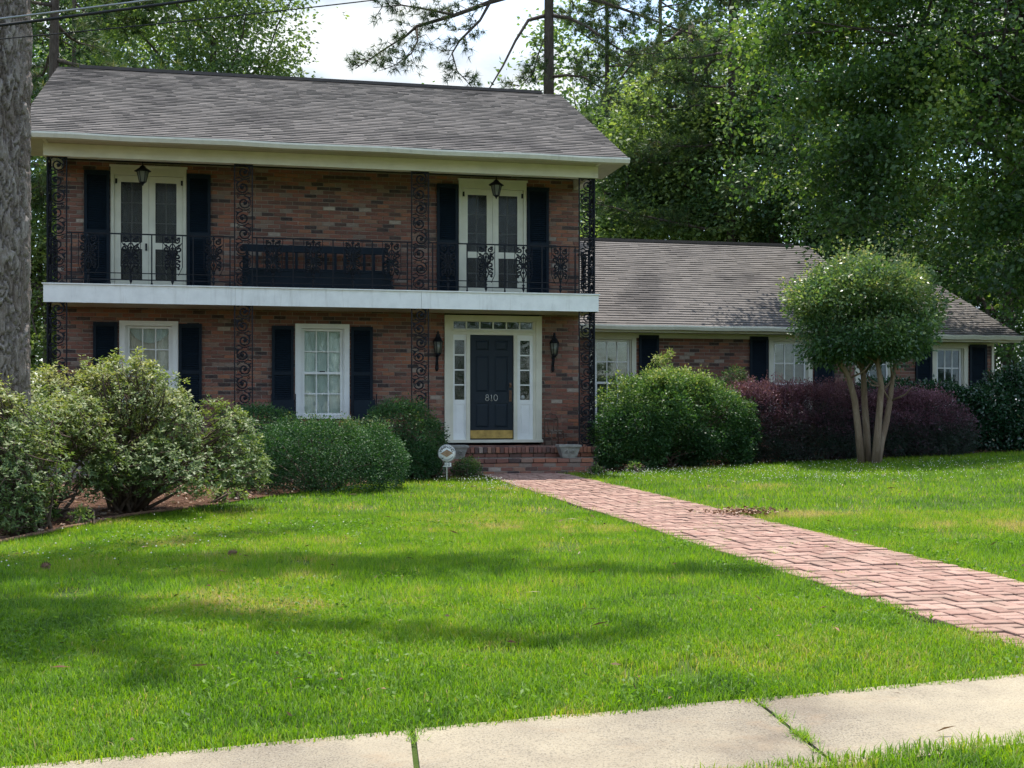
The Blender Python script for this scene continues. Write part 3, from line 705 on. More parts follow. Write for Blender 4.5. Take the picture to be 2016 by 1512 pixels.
for (a, b) in ((-.445, -.335), (-.06, .045), (.318, .428)): dr.box(a, b, .020, .036, .845, 2.885)
for (a, b) in ((-.335, -.06), (.045, .318)):
    for (c, d) in ((.845, 1.06), (1.545, 1.76), (2.48, 2.58), (2.79, 2.885)): dr.box(a, b, .0205, .036, c, d)
    for (c, d) in ((1.06, 1.545), (1.76, 2.48), (2.58, 2.79)):
        dr.hexa([(a + .01, .036, c + .01), (b - .01, .036, c + .01), (b - .01, .036, d - .01), (a + .01, .036, d - .01), (a + .045, .024, c + .045), (b - .045, .024, c + .045), (b - .045, .024, d - .045), (a + .045, .024, d - .045)])
door = dr.build('front_door', M['doorpaint'], house)
kp = MB(); kp.box(-.435, .418, .014, .021, .855, 1.015); kp.build('kick_plate', M['brass'], door)
hd = MB(); hd.box(.345, .395, .010, .021, 1.60, 1.80); hd.box(.350, .390, .012, .021, 1.86, 1.95); hd.lathe([(.012, 0), (.012, .03), (.028, .04), (.028, .06), (.01, .07)], 10)
hd2 = MB(); hd2.box(.345, .395, .010, .0199, 1.58, 1.80); hd2.box(.350, .390, .012, .0199, 1.86, 1.95); hd2.tube([(.37, .012, 1.62), (.37, -.035, 1.65), (.37, -.035, 1.74), (.37, .012, 1.78)], .010, 6); hd2.tube([(.37, .012, 1.905), (.37, -.012, 1.905)], .022, 10)
hd2.build('handle', M['edging'], door)
def ring(cx, cz, rx, rz_, n=18): return [(cx + rx * math.cos(2*math.pi*k/n), .012, cz + rz_ * math.sin(2*math.pi*k/n)) for k in range(n + 1)]
nm = MB(); nm.tube(ring(-.098, 1.688, .026, .026), .006, 5); nm.tube(ring(-.098, 1.630, .033, .033), .007, 5); nm.build('house_number', M['pewter'], door)
nm = MB(); nm.tube([(-.012, .012, 1.597), (-.012, .012, 1.712)], .007, 5); nm.tube([(-.012, .012, 1.712), (-.030, .012, 1.694)], .005, 5); nm.tube([(-.032, .012, 1.598), (.008, .012, 1.598)], .005, 5); nm.build('house_number', M['pewter'], door)
nm = MB(); nm.tube(ring(.072, 1.655, .037, .058, 22), .007, 5); nm.build('house_number', M['pewter'], door)

# ---- balcony slab, ceiling beam
sb = MB(); sb.box(-8.17, 1.80, TB + .02, .009, 3.30, 3.585); sb.build('balcony_slab', M['soffit'], house)
fb = MB()
for a_, b_ in ((-8.175, -4.93), (-4.926, -1.58), (-1.576, 1.812)): fb.box(a_, b_, TB - .01 + rd.uniform(-.0015, .0015), TB + .019, 3.278 + rd.uniform(-.002, .002), 3.59)
 
fb.box(-8.175, -8.171, TB + .02, .0, 3.278, 3.59); fb.box(1.801, 1.812, TB + .02, .0, 3.278, 3.59)
fb.box(-8.20, 1.835, TB - .035, TB + .12, 3.591, 3.612); fb.box(-8.20, 1.835, TB + .121, .008, 3.591, 3.609)
fb.build('balcony_fascia', M['fascia'], house)
eb = MB(); eb.box(-8.175, 1.80, TB - .02, TB + .16, 5.815, 6.035); eb.box(-8.17, -8.02, TB + .161, .0, 5.815, 6.035); eb.box(1.65, 1.80, TB + .161, .0, 5.815, 6.035)
eb.build('eave_beam', M['cream'], house)

# ---- roofs
def roof(name, s0, s1, te, ze, tr_, zr, overhang_end=(0, 0)):
    root = empty(name, parent=house)
    sl = math.hypot(tr_ - te, zr - ze); dt, dz = (tr_ - te) / sl, (zr - ze) / sl
    deck = MB(); th = .035
    n_t, n_z = -dz, dt
    deck.add([(s0, te, ze), (s1, te, ze), (s1, tr_, zr), (s0, tr_, zr), (s0, te, ze - th), (s1, te, ze - th), (s1, tr_, zr - th), (s0, tr_, zr - th)],
             [(0, 1, 2, 3), (7, 6, 5, 4), (0, 4, 5, 1), (1, 5, 6, 2), (3, 7, 4, 0)])
    tb = 2 * tr_ - te
    deck.add([(s0, tr_, zr), (s1, tr_, zr), (s1, tb, ze), (s0, tb, ze), (s0, tr_, zr - th), (s1, tr_, zr - th), (s1, tb, ze - th), (s0, tb, ze - th)],
             [(0, 1, 2, 3), (7, 6, 5, 4), (2, 6, 7, 3), (1, 5, 6, 2), (3, 7, 4, 0)], .5)
    deck.build('roof_deck', M['shingle'], root)
    m = MB(); ex = .132; k = 0; a = -.02
    while a < sl - .01:
        b = min(a + ex * 1.02, sl); x = s0 - .01 - rd.random() * .3
        while x < s1:
            w = rd.uniform(.17, .36); xa, xb = max(x, s0 - .012), min(x + w, s1 + .012)
            if xb - xa > .02:
                g = rd.uniform(.016, .026); lo = a - rd.uniform(0, .006)
                pts = []
                for (q, hh) in ((lo, .004), (b, .002)):
                    for xx in (xa, xb): pts.append((xx, q, hh))
                def P(xx, q, hh): return (xx, te + dt * q + n_t * hh, ze + dz * q + n_z * hh)
                m.hexa([P(xa, lo, .002), P(xb, lo, .002), P(xb, b, .001), P(xa, b, .001), P(xa, lo, g), P(xb, lo, g), P(xb, b, .003), P(xa, b, .003)], min(1, max(0, rd.gauss(.5, .09))))
            x += w
        a += ex; k += 1
    tag(m.build('shingle_field', M['shingle'], root), kind='stuff')
    return root
def gable(s, te, ze, tr_, zr, t_front, name='gable_wall'):
    m = MB(); tb = 2 * tr_ - te
    m.add([(s, te, ze - .04), (s + .05, te, ze - .04), (s, tr_, zr - .04), (s + .05, tr_, zr - .04), (s, tb, ze - .04), (s + .05, tb, ze - .04)], [(0, 2, 4), (1, 5, 3), (0, 1, 3, 2), (2, 3, 5, 4), (0, 4, 5, 1)])
    m.build(name, M['cream'], house)
RT, RZ = 3.5, 8.62
r1 = roof('roof', -8.58, 2.25, -1.78, 6.085, RT, RZ)
rc = MB(); rc.hexa([(-8.16, RT - .13, RZ - .03), (1.82, RT - .13, RZ - .03), (1.82, RT + .13, RZ - .03), (-8.16, RT + .13, RZ - .03), (-8.16, RT - .10, RZ + .045), (1.82, RT - .10, RZ + .045), (1.82, RT + .10, RZ + .045), (-8.16, RT + .10, RZ + .045)]); rc.build('ridge_vent', M['ridge'], r1)
vp = MB(); vp.tube([(-6.75, RT + .5, RZ - .3), (-6.75, RT + .5, RZ + .08)], .05, 10); vp.lathe([(.02, .20), (.10, .17), (.13, .10), (.13, .07), (.0, .07)], 14, (-6.75, RT + .5, RZ)); vp.build('vent_pipe', M['ventwhite'], r1)
def eave(s0, s1, te, ze, t_in, z_s, parent):
    g = MB(); prof = [(te - .10, ze + .012), (te - .11, ze - .02), (te - .085, ze - .085), (te + .02, ze - .095), (te + .02, ze - .085), (te - .078, ze - .075), (te - .098, ze - .02), (te - .09, ze + .012)]
    n = len(prof)
    nseg = 12; vs_ = []
    for i in range(nseg + 1):
        x = s0 + (s1 - s0) * i / nseg; dz_ = .008 * math.sin(i * 2.1) if 0 < i < nseg else 0
        vs_ += [(x, a, b + dz_) for a, b in prof]
    g.add(vs_, [(i * n + k, (i + 1) * n + k, (i + 1) * n + (k + 1) % n, i * n + (k + 1) % n) for i in range(nseg) for k in range(n)] + [tuple(range(n)), tuple(reversed(range(nseg * n, (nseg + 1) * n)))])
    g.build('gutter', M['gutter'], parent)
    f = MB(); f.box(s0, s1, te + .021, te + .05, z_s - .02, ze - .04); f.box(s0, s1, te + .051, t_in, z_s, z_s + .015); f.build('soffit', M['soffit'], parent)
eave(-8.56, 2.24, -1.78, 6.085, -.01, 6.04, r1)
gable(-8.14, -1.7, 6.06, RT, RZ, 0); gable(BR - .05, -1.7, 6.06, RT, RZ, 0)
rk = MB()
for s in (-8.58, 2.21): 
    rk.hexa([(s, -1.72, 5.985), (s + .04, -1.72, 5.985), (s + .04, RT, RZ - .16), (s, RT, RZ - .16), (s, -1.72, 6.075), (s + .04, -1.72, 6.075), (s + .04, RT, RZ - .04), (s, RT, RZ - .04)])
rk.build('rake_board', M['cream'], r1)
r2 = roof('wing_roof', BR + .01, 9.45, 1.12, 3.20, 5.75, 5.66)
rc = MB(); rc.hexa([(BR + .02, 5.63, 5.63), (9.0, 5.63, 5.63), (9.0, 5.87, 5.63), (BR + .02, 5.87, 5.63), (BR + .02, 5.66, 5.70), (9.0, 5.66, 5.70), (9.0, 5.84, 5.70), (BR + .02, 5.84, 5.70)]); rc.build('ridge_vent', M['ridge'], r2)
eave(BR + .01, 9.44, 1.12, 3.20, WT + .01, 3.085, r2); gable(9.15, 1.2, 3.18, 5.75, 5.66, 0)
fz = MB(); fz.box(BR + .02, 9.2, WT - .03, WT + .0, 2.98, 3.084); fz.box(9.21, 12.05, WT - .03, WT, 2.90, 2.965); fz.build('frieze_board', M['cream'], house)
r3 = roof('end_roof', 9.46, 12.42, 1.08, 3.085, 4.6, 4.62)
eave(9.46, 12.41, 1.08, 3.085, WT + .01, 2.97, r3); gable(12.0, 1.2, 3.06, 4.6, 4.62, 0)
eg = MB(); eg.box(12.061, 12.12, WT - .03, WT + .10, .4, 2.96); eg.build('corner_board', M['cream'], house)

# ---- cast iron: posts of scrollwork, railing with medallions
def spiral(cx, cz, r0, r1, a0, turns, n=16):
    return [(cx + (r0 + (r1 - r0) * k / n) * math.cos(a0 + turns * 2 * math.pi * k / n), 0, cz + (r0 + (r1 - r0) * k / n) * math.sin(a0 + turns * 2 * math.pi * k / n)) for k in range(n + 1)]
def blob(m, x, z, r, y=0): m.lathe([(.0, -r), (r * .75, -r * .5), (r, 0), (r * .75, r * .5), (0, r)], 6, (x, y, z), sy=.6)
def scroll_mesh(w, h):
    m = MB(); n = max(3, round(h / .27)); u = h / n; q = w / 2 - .02
    for k in range(n):
        z = k * u; sg = 1 if k % 2 else -1; R0 = min(q - .008, u * .46)
        m.tube(spiral(sg * .012, z + u * .5, R0, R0 * .18, R(90 if sg > 0 else 90), -sg * 1.55), .0145, 4)
        m.tube([(-sg * q, 0, z + .02), (-sg * q * .55, 0, z + u * .16), (-sg * q * .2, 0, z + u * .03), (sg * q * .4, 0, z + u * .02), (sg * q * .9, 0, z + u * .14)], [.010, .013, .013, .013, .009], 4)
        m.tube([(sg * q, 0, z + u * .95), (sg * q * .8, 0, z + u * .80), (sg * q * .95, 0, z + u * .62)], [.012, .015, .008], 4)
        m.tube(spiral(-sg * q * .70, z + u * .90, .030, .010, 0, 1.1, 8), .008, 4)
        blob(m, sg * .02, z + u * .5, .030); blob(m, -sg * q * .62, z + u * .15, .018); blob(m, sg * q * .72, z + u * .86, .018)
        m.tube([(sg * R0 * .3, 0, z + u * .7), (sg * R0 * .75, 0, z + u * .52), (sg * R0 * .62, 0, z + u * .34)], [.006, .014, .005], 4)
    return m.mesh('scrollwork', M['iron'])
def bars_mesh(w, h):
    m = MB()
    for s in (-1, 1): m.box(s * w/2 - .011, s * w/2 + .011, -.011, .011, 0, h)
    m.box(-w/2 + .0112, w/2 - .0112, -.010, .010, 0, .02); m.box(-w/2 + .0112, w/2 - .0112, -.010, .010, h - .02, h)
    return m.mesh('post', M['iron'])
pc = {}
def panel(parent, x, t, z0, z1, w, rz=0.0, name='iron_post'):
    k = (round(w, 3), round(z1 - z0, 3))
    if k not in pc: pc[k] = (bars_mesh(w, k[1]), scroll_mesh(w, k[1]))
    o = obj(name, pc[k][0], parent, (x, t, z0), (0, 0, rz)); obj('scrollwork', pc[k][1], o)
PF = 0.72                                                       # porch floor level
for (za, zb) in ((3.612, 5.815), (PF, 3.299)):
    for s in (-4.785, -1.595): panel(house, s, TB + .06, za, zb, .31)
    panel(house, -7.96, TB + .06, za, zb, .32); panel(house, 1.60, TB + .06, za, zb, .30)
    panel(house, -8.11, TB + .24, za, zb, .32, R(90)); panel(house, 1.742, TB + .23, za, zb, .30, R(90))
def medallion():
    m = MB(); H = .66
    m.tube([(0, 0, .0), (0, 0, -.80)], [.012, .009], 5)
    for s in (-1, 1):
        m.tube(spiral(s * .075, -.085, .055, .014, R(90), -s * 1.3, 12), .015, 4)
        m.tube(spiral(s * .105, -.235, .058, .016, R(90), s * 1.3, 12), .016, 4)
        m.tube(spiral(s * .085, -.375, .062, .016, R(-60 if s > 0 else 240), -s * 1.25, 12), .016, 4)
        m.tube(spiral(s * .095, -.520, .050, .014, R(90), s * 1.2, 12), .015, 4)
        m.tube([(s * .015, 0, -.14), (s * .05, 0, -.20), (s * .03, 0, -.30), (s * .075, 0, -.33)], [.013, .018, .016, .010], 4)
        m.tube([(s * .015, 0, -.62), (s * .06, 0, -.50), (s * .03, 0, -.43), (s * .01, 0, -.38)], [.011, .018, .016, .012], 4)
        m.tube([(s * .17, 0, 0), (s * .165, 0, -.28), (s * .17, 0, -.55), (s * .10, 0, -.70)], .008, 4)
        m.tube([(s * .165, 0, -.12), (s * .13, 0, -.16)], [.007, .012], 4)
        for zz in (-.04, -.17, -.30, -.45, -.58): blob(m, s * (.10 + .03 * math.cos(zz * 30)), zz, .026)
        blob(m, s * .028, -.33, .024); blob(m, s * .028, -.40, .024)
    for zz in (-.03, -.22, -.365, -.50, -.64): blob(m, 0, zz, .032)
    m.lathe([(.004, -.87), (.022, -.82), (.030, -.79), (.012, -.765), (.030, -.74), (.010, -.71)], 8)
    return m.mesh('medallion', M['iron'])
med = medallion()
pm = MB(); pm.box(-.011, .011, -.011, .011, 0, .893); pm.lathe([(.011, .0), (.022, .0), (.018, .03), (.011, .05)], 8); baluster = pm.mesh('baluster', M['iron'])
def rail_run(a, b, n, along=True, fixed=0.0):
    rl = MB(); L_ = b - a
    rl.box(0, L_, -.012, .012, 4.493, 4.517)
    r = rl.build('railing', M['iron'], house)
    for z, h in ((3.815, .008), (3.70, .009)): box_part('rail', M['iron'], r, 0, L_, -.012, .012, z - h, z + h)
    if along: r.location = (a, TB + .06, 0)
    else: r.location = (fixed, a, 0); r.rotation_euler = (0, 0, R(90))
    u = L_ / n
    for k in range(n):
        obj('medallion', med, r, (u * (k + .5), -.001, 4.49))
        if k: obj('baluster', baluster, r, (u * k, -.0015, 3.613))
    for x in (.07, L_ - .07): obj('baluster', baluster, r, (x, -.0015, 3.613))
rail_run(-7.79, -4.95, 4); rail_run(-4.62, -1.76, 4); rail_run(-1.43, 1.44, 4)
rail_run(TB + .40, -.03, 1, False, 1.742); rail_run(TB + .42, -.03, 1, False, -8.11)

# ================================================================== PORCH AND STEPS
steps = empty('brick_steps', (HP.x, HP.y, 0), HA); tag(steps, 'brick porch floor and steps leading up to the front door', 'steps')
pf = MB(); pf.box(-8.2, 1.82, -1.25, .010, .10, .70); pf.build('porch_base', M['mortar'], steps)
def brick_row(m_or_none, s0, s1, t0, t1, z0, z1, L_, ph=0.0):
    x = s0 - ph
    while x < s1 - .01:
        xa, xb = max(x, s0), min(x + L_, s1)
        if xb - xa > .03:
            w = xb - xa; key = (round(w, 3), round(t1 - t0, 3), round(z1 - z0, 3))
            if key not in st_cache:
                mm = MB(); e = .006; a, b, c = w/2 - bj/2, (t1 - t0)/2, (z1 - z0)/2 - bj/2
                mm.add([(x_, y_, z_) for z_ in (-c, c - e) for x_, y_ in ((-a, -b), (a, -b), (a, b), (-a, b))] + [(-a + e, -b + e, c), (a - e, -b + e, c), (a - e, b - e, c), (-a + e, b - e, c)],
                       [(0, 1, 5, 4), (1, 2, 6, 5), (2, 3, 7, 6), (3, 0, 4, 7), (4, 5, 9, 8), (5, 6, 10, 9), (6, 7, 11, 10), (7, 4, 8, 11), (8, 9, 10, 11)])
                st_cache[key] = mm.mesh('brick', M['brick_o'])
            obj('brick', st_cache[key], steps, ((xa + xb)/2, (t0 + t1)/2 + rd.uniform(-.006, .004), (z0 + z1)/2 + rd.uniform(-.003, .003)), (0, rd.uniform(-.01, .01), rd.uniform(-.012, .012)))
        x += L_
st_cache = {}
brick_row(None, -8.2, 1.82, -1.36, -1.251, .605, .722, .080)              # rowlock edge of the porch
brick_row(None, -1.25, 1.70, -1.33, -1.251, .525, .602, .23, .07)
tr0 = MB(); tr0.box(-1.18, 1.58, -1.70, -1.335, .05, .425); tr0.box(-8.15, 1.78, -1.335, -1.2505, .1, .52); tr0.build('step_core', M['mortar'], steps)
brick_row(None, -1.18, 1.58, -1.72, -1.51, .435, .515, .23); brick_row(None, -1.18, 1.58, -1.505, -1.335, .435, .514, .23, .1)
for k, z in enumerate((.36, .285, .21)): brick_row(None, -1.18, 1.58, -1.712, -1.70, z, z + H_C, .23, .115 * (k % 2) + .03)
pv = MB()
x = -8.2
for k in range(11):
    t = -1.245 + k * .115; x = -8.2 - (k % 2) * .115
    while x < 1.8:
        xa, xb = max(x, -8.19), min(x + .23, 1.81)
        if xb - xa > .03: pv.box(xa + .005, xb - .005, t + .005, min(t + .11, -.045), .70, .722 + rd.uniform(-.003, .002), rd.random())
        x += .23
tag(pv.build('porch_paver_field', M['brick_a'], steps), kind='stuff')
# ================================================================== LAMPS AND PORCH THINGS
def hthing(name, label, cat, s, t, z, rz=0.0, group=None):
    p = hw(s, t, z); o = empty(name, p, HA + rz); return tag(o, label, cat, group)
def hanging_lantern(s, label):
    o = hthing('hanging_lantern', label, 'lantern', s, -.6, 6.04)
    m = MB(); m.lathe([(.05, 0), (.05, -.015), (.015, -.02)], 10); m.tube([(0, 0, 0), (0, 0, -.22)], .008, 6); m.build('chain', M['iron'], o)
    r = MB(); r.lathe([(.150, -.315), (.145, -.300), (.075, -.255), (.05, -.235), (.055, -.225), (.02, -.205), (.01, -.19)], 6); r.build('lantern_roof', M['iron'], o)
    c = MB(); c.lathe([(.055, -.515), (.060, -.505), (.018, -.545), (.006, -.575)], 6)
    for k in range(6):
        w = 2 * math.pi * k / 6; c.tube([(.105 * math.cos(w), .105 * math.sin(w), -.315), (.058 * math.cos(w), .058 * math.sin(w), -.51)], .008, 4)
    c.build('lantern_cage', M['iron'], o)
    g = MB(); g.lathe([(.098, -.318), (.052, -.505)], 6, smooth=False); g.build('lantern_glass', M['lampglass'], o)
hanging_lantern(-6.569, 'black lantern hanging before the balcony doors with grey drapes')
hanging_lantern(-0.039, 'black lantern hanging above the front entrance upstairs doors')
def wall_lamp(s, label):
    o = hthing('wall_lantern', label, 'lantern', s, -.012, 2.15)
    b = MB(); b.lathe([(.012, .02), (.035, .06), (.030, .14), (.018, .26), (.030, .33)], 8, sy=.5); b.tube([(0, -.01, .12), (0, -.07, .18), (0, -.12, .26), (0, -.13, .34)], [.010, .012, .012, .016], 6)
    b.build('bracket', M['iron'], o)
    c = MB(); c.lathe([(.02, .30), (.05, .335), (.062, .36)], 8, (0, -.13, 0)); c.lathe([(.105, .585), (.095, .60), (.060, .66), (.035, .70), (.045, .715), (.02, .75), (.028, .77), (.006, .80)], 8, (0, -.13, 0))
    for k in range(6):
        w = 2 * math.pi * k / 6; c.tube([(.060 * math.cos(w), -.13 + .060 * math.sin(w), .36), (.092 * math.cos(w), -.13 + .092 * math.sin(w), .585)], .007, 4)
    c.build('lantern_cage', M['iron'], o)
    g = MB(); g.lathe([(.054, .362), (.086, .583)], 8, (0, -.13, 0)); g.build('lantern_glass', M['lampglass'], o)
wall_lamp(1.226, 'dark carriage lamp on the brick between door and corner post')
wall_lamp(-1.10, 'dark carriage lamp on the brick between door and middle post')
# slatted bench on the balcony
o = hthing('balcony_bench', 'long dark slatted bench on the balcony against the brick', 'bench', -3.45, -.32, 3.609)
L_ = 2.72
b = MB(); b.box(-L_/2, L_/2, -.03, .03, .76, .89); b.build('top_rail', M['navy'], o)
b = MB(); b.box(-L_/2, L_/2, -.03, .03, .36, .45); b.build('back_rail', M['navy'], o)
for k in range(15):
    x = -L_/2 + .09 + k * (L_ - .18) / 14; b = MB(); b.box(x - .025, x + .025, -.014, .014, .45, .76); b.build('slat', M['navy'], o)
for k in range(4):
    b = MB(); b.box(-L_/2, L_/2, -.50 + k * .115, -.50 + k * .115 + .10, .345, .375); b.build('seat_board', M['navy'], o)
b = MB(); b.box(-L_/2, L_/2, -.49, -.46, .06, .344); b.build('apron', M['navy'], o)
for x in (-L_/2 + .04, L_/2 - .04):
    for y in (-.47, .0):
        b = MB(); b.box(x - .03, x + .03, y - .029, y + .029, .0, .344 if y < -.1 else .359); b.build('leg', M['navy'], o)
    b = MB(); b.box(x - .035, x + .035, -.50, -.031, .58, .615); b.box(x - .03, x + .03, -.47, -.42, .376, .58); b.build('arm', M['navy'], o)
# iron porch chairs with sheet backs
def porch_chair(s, t, label, rz=0.0, w=.40):
    o = hthing('porch_chair', label, 'chair', s, t, .722, rz)
    b = MB(); b.box(-w/2, w/2, -.012, .012, .50, .88)
    for k in range(7): x = -w/2 + .04 + k * (w - .08) / 6; b.tube([(x - .03, 0, .88), (x, 0, .915), (x + .03, 0, .88)], .007, 4)
    b.build('backrest', M['navy'], o)
    f = MB()
    for x in (-w/2 - .02, w/2 + .02): f.tube([(x, -.01, .0), (x, 0, .45), (x, .0, .96), (x, .01, .985)], .011, 5)
    f.build('back_frame', M['iron'], o)
    s_ = MB(); s_.box(-w/2, w/2, .02, .46, .43, .45); s_.build('seat', M['navy'], o)
    for x in (-w/2, w/2):
        l = MB(); l.tube([(x, .44, 0), (x, .44, .43)], .011, 5); l.build('leg', M['iron'], o)
        a = MB(); a.tube([(x, .0, .68), (x * 1.1, .12, .70), (x * 1.15, .30, .66), (x * 1.1, .38, .60), (x, .44, .44)], .010, 5); a.build('arm', M['iron'], o)
porch_chair(-4.06, -.62, 'dark metal porch chair in front of the shutter nearer the azalea', R(8))
porch_chair(-2.56, -.62, 'dark metal porch chair in front of the shutter nearer the entrance', R(-6))
o = hthing('porch_table', 'low black wire table between the two dark porch chairs', 'table', -3.33, -.80, .722)
b = MB()
b.tube([(-.24, -.15, .45), (.24, -.15, .45), (.24, .15, .45), (-.24, .15, .45), (-.24, -.15, .45)], .010, 5)
for k in range(8): x = -.21 + k * .06; b.tube([(x, -.15, .45), (x, .15, .45)], .005, 4)
b.build('table_top', M['iron'], o)
for x in (-.24, .24):
    for y in (-.15, .15): l = MB(); l.tube([(x, y, .45), (x * 1.05, y, .2), (x, y, 0)], .009, 5); l.build('leg', M['iron'], o)
o = hthing('garden_chair', 'small rusty iron chair beside the door casing', 'chair', 1.17, -.42, .722, R(15))
b = MB(); b.tube([(-.15, .14, 0), (-.15, .16, .30), (-.15, .17, .52), (-.10, .175, .60), (.10, .175, .60), (.15, .17, .52), (.15, .16, .30), (.15, .14, 0)], .011, 5)
b.tube([(-.14, .17, .50), (.14, .17, .50)], .014, 5)
for x in (-.06, .06): b.tube([(x, .165, .28), (x * 1.2, .17, .5)], .008, 4)
b.tube([(-.05, .175, .60), (0, .175, .64), (.05, .175, .60)], .010, 4); b.build('backrest', M['twig'], o)
b = MB(); b.lathe([(.16, .255), (.175, .265), (.165, .28)], 14); b.build('seat', M['twig'], o)
for x in (-.13, .13):
    b = MB(); b.tube([(x, -.10, .26), (x * 1.15, -.14, .12), (x * 1.05, -.13, 0)], .011, 5); b.build('leg', M['twig'], o)
b = MB(); b.tube([(-.15, .02, .26), (-.17, -.10, .16), (0, -.15, .12), (.17, -.10, .16), (.15, .02, .26)], .009, 4); b.build('apron', M['twig'], o)
# cast stone planters either side of the steps
def planter(s, t, z, label):
    o = hthing('stone_planter', label, 'planter', s, t, z)
    m = MB()
    def ring4(w, d, zz): return [(-w, -d, zz), (w, -d, zz), (w, d, zz), (-w, d, zz)]
    secs = [(.125, .095, 0), (.13, .10, .025), (.14, .105, .03), (.185, .13, .17), (.195, .138, .20), (.215, .155, .205), (.215, .155, .245), (.185, .13, .25), (.175, .12, .20)]
    vs_ = [p for w, d, zz in secs for p in ring4(w, d, zz)]
    fs_ = [(i * 4 + k, i * 4 + (k + 1) % 4, i * 4 + 4 + (k + 1) % 4, i * 4 + 4 + k) for i in range(len(secs) - 1) for k in range(4)] + [(3, 2, 1, 0)]
    m.add(vs_, fs_); m.build('bowl', M['stone'], o)
    so2 = MB(); so2.box(-.172, .172, -.118, .118, .19, .205); so2.build('soil', M['mulch'], o)
    for sx in (-1, 1):
        d = MB(); d.tube([(q[0] * .7 + sx * .065, -.128 + .18 * (.115 - (q[2] * .7 + .115)) * 1.0, q[2] * .7 + .115) for q in spiral(0, 0, .055, .012, R(90), sx * 1.5, 14)], .009, 5); d.build('scroll_relief', M['stone'], o)
planter(1.15, -1.52, .5155, 'grey cast stone planter on the step beside the corner post')
planter(-.98, -1.53, .5155, 'grey cast stone planter on the step behind the warning sign')
# yard sign
p = Vector((-1.10, 21.0, 0)); o = empty('yard_sign', (p.x, p.y, gz(p.x, p.y)), HA * .3); tag(o, 'round white WARNING security sign on a stake by the hedge', 'sign')
m = MB(); m.box(-.012, .012, .004, .016, -.1, .45); m.build('stake', M['pewter'], o)
zc = .47
m = MB(); m.lathe([(.0, -.004), (.148, -.004), (.150, 0), (.148, .004), (0, .004)], 40); b = m.build('sign_board', M['signwhite'], o); b.rotation_euler = (R(90), 0, 0); b.location = (0, 0, zc)
m = MB(); m.tube([(.143 * math.cos(a), -.006, .143 * math.sin(a) + zc) for a in np.linspace(0, 2 * math.pi, 49)], .0028, 4); m.build('border', M['signblack'], o)
for k, ch in enumerate('WARNING'):
    a = R(90 + 62 - k * 124 / 6); me = text_mesh(ch, .062, .002, 'letter', M['signblack'])
    obj('letter', me, o, (.108 * math.cos(a), -.008, zc + .108 * math.sin(a)), (0, R(90) - a, 0), (1.15, 1, 1))
m = MB(); m.prism([(-.105, zc - .005), (0, zc - .062), (.105, zc + .005), (0, zc + .066)], -.0075, -.0045); m.build('emblem', M['signtan'], o)
m = MB()
m.tube([(-.105, -.009, zc - .005), (0, -.009, zc - .062), (.105, -.009, zc + .005), (0, -.009, zc + .066), (-.105, -.009, zc - .005)], .003, 4)
m.tube([(-.06, -.009, zc + .0), (0, -.009, zc - .032), (.06, -.009, zc + .003), (0, -.009, zc + .034), (-.06, -.009, zc)], .002, 4); m.build('emblem_outline', M['signgrey'], o)
m = MB(); ang_ = np.linspace(R(205), R(335), 17); outer = [(.122 * math.cos(a), zc + .122 * math.sin(a)) for a in ang_]; inner = [(.10 * math.cos(a), zc + .075 * math.sin(a) - .018) for a in ang_[::-1]]
m.prism(outer + inner, -.0075, -.0045); m.build('crescent', M['signgrey'], o)
m = MB(); m.box(-.072, .075, -.004, .003, zc - .225, zc - .158); m.build('number_plate', M['signwhite'], o)
obj('number', text_mesh('810', .062, .002, 'number', M['signblack']), o, (0, -.006, zc - .192), (0, 0, 0), (1.2, 1, 1))
# overhead cables
def cable(label, pts, r, mat):
    P = [at(*p) for p in pts]; a, c = P[0], P[-1]; m = MB()
    Q = []
    for k in range(25):
        q = k / 24; v = a.lerp(c, q); v.z -= .25 * 4 * q * (1 - q) * .3; Q.append(v)
    m.tube(Q, r, 6); tag(m.build('utility_cable', mat), label, 'cable', 'overhead cables')
cable('thick black overhead cable crossing above the porch roof corner', [(-700, 128, 11.4), (1100, -110, 12.6)], .014, M['cable'])
cable('twisted silver overhead cable, uppermost of the bundle', [(-700, 112, 11.5), (1100, -118, 12.8)], .010, M['cable_silver'])
cable('thin dark overhead cable running lowest past the treetop', [(-700, 132, 11.3), (1100, -46, 13.2)], .006, M['cable'])

# ================================================================== VEGETATION
def unit(v): return v / np.maximum(np.linalg.norm(v, axis=1, keepdims=True), 1e-9)
def leaf_geo(c, d, nrm, ln, wd, fold=0.12):
    """one folded four-cornered leaf per row"""
    d = unit(d); side = unit(np.cross(d, nrm)); up = np.cross(side, d)
    ln = np.asarray(ln).reshape(-1, 1); wd = np.asarray(wd).reshape(-1, 1)
    mid = c + d * ln * .45
    V = np.stack([c, mid + side * wd / 2 + up * wd * fold, c + d * ln - up * ln * .08, mid - side * wd / 2 + up * wd * fold], 1).reshape(-1, 3)
    return V, np.arange(len(c) * 4).reshape(-1, 4)
def rdir(r, n, up=0.0):
    v = r.normal(size=(n, 3)); v[:, 2] += up; return unit(v)
def ell_points(r, n, blobs, inner=0.55):
    w = np.array([b[3] * b[4] * b[5] for b in blobs]) ** .75; k = r.choice(len(blobs), n, p=w / w.sum()); B = np.array(blobs)[k]
    d = rdir(r, n); rad = (inner + (1 - inner) * r.random(n) ** .6)[:, None]
    lump = 1 + .22 * np.sin(d[:, :1] * 7 + B[:, :1] * 3) * np.sin(d[:, 1:2] * 6 + 1) + .18 * np.sin(d[:, 2:3] * 9 + B[:, 1:2])
    return B[:, :3] + d * rad * B[:, 3:6] * lump, d
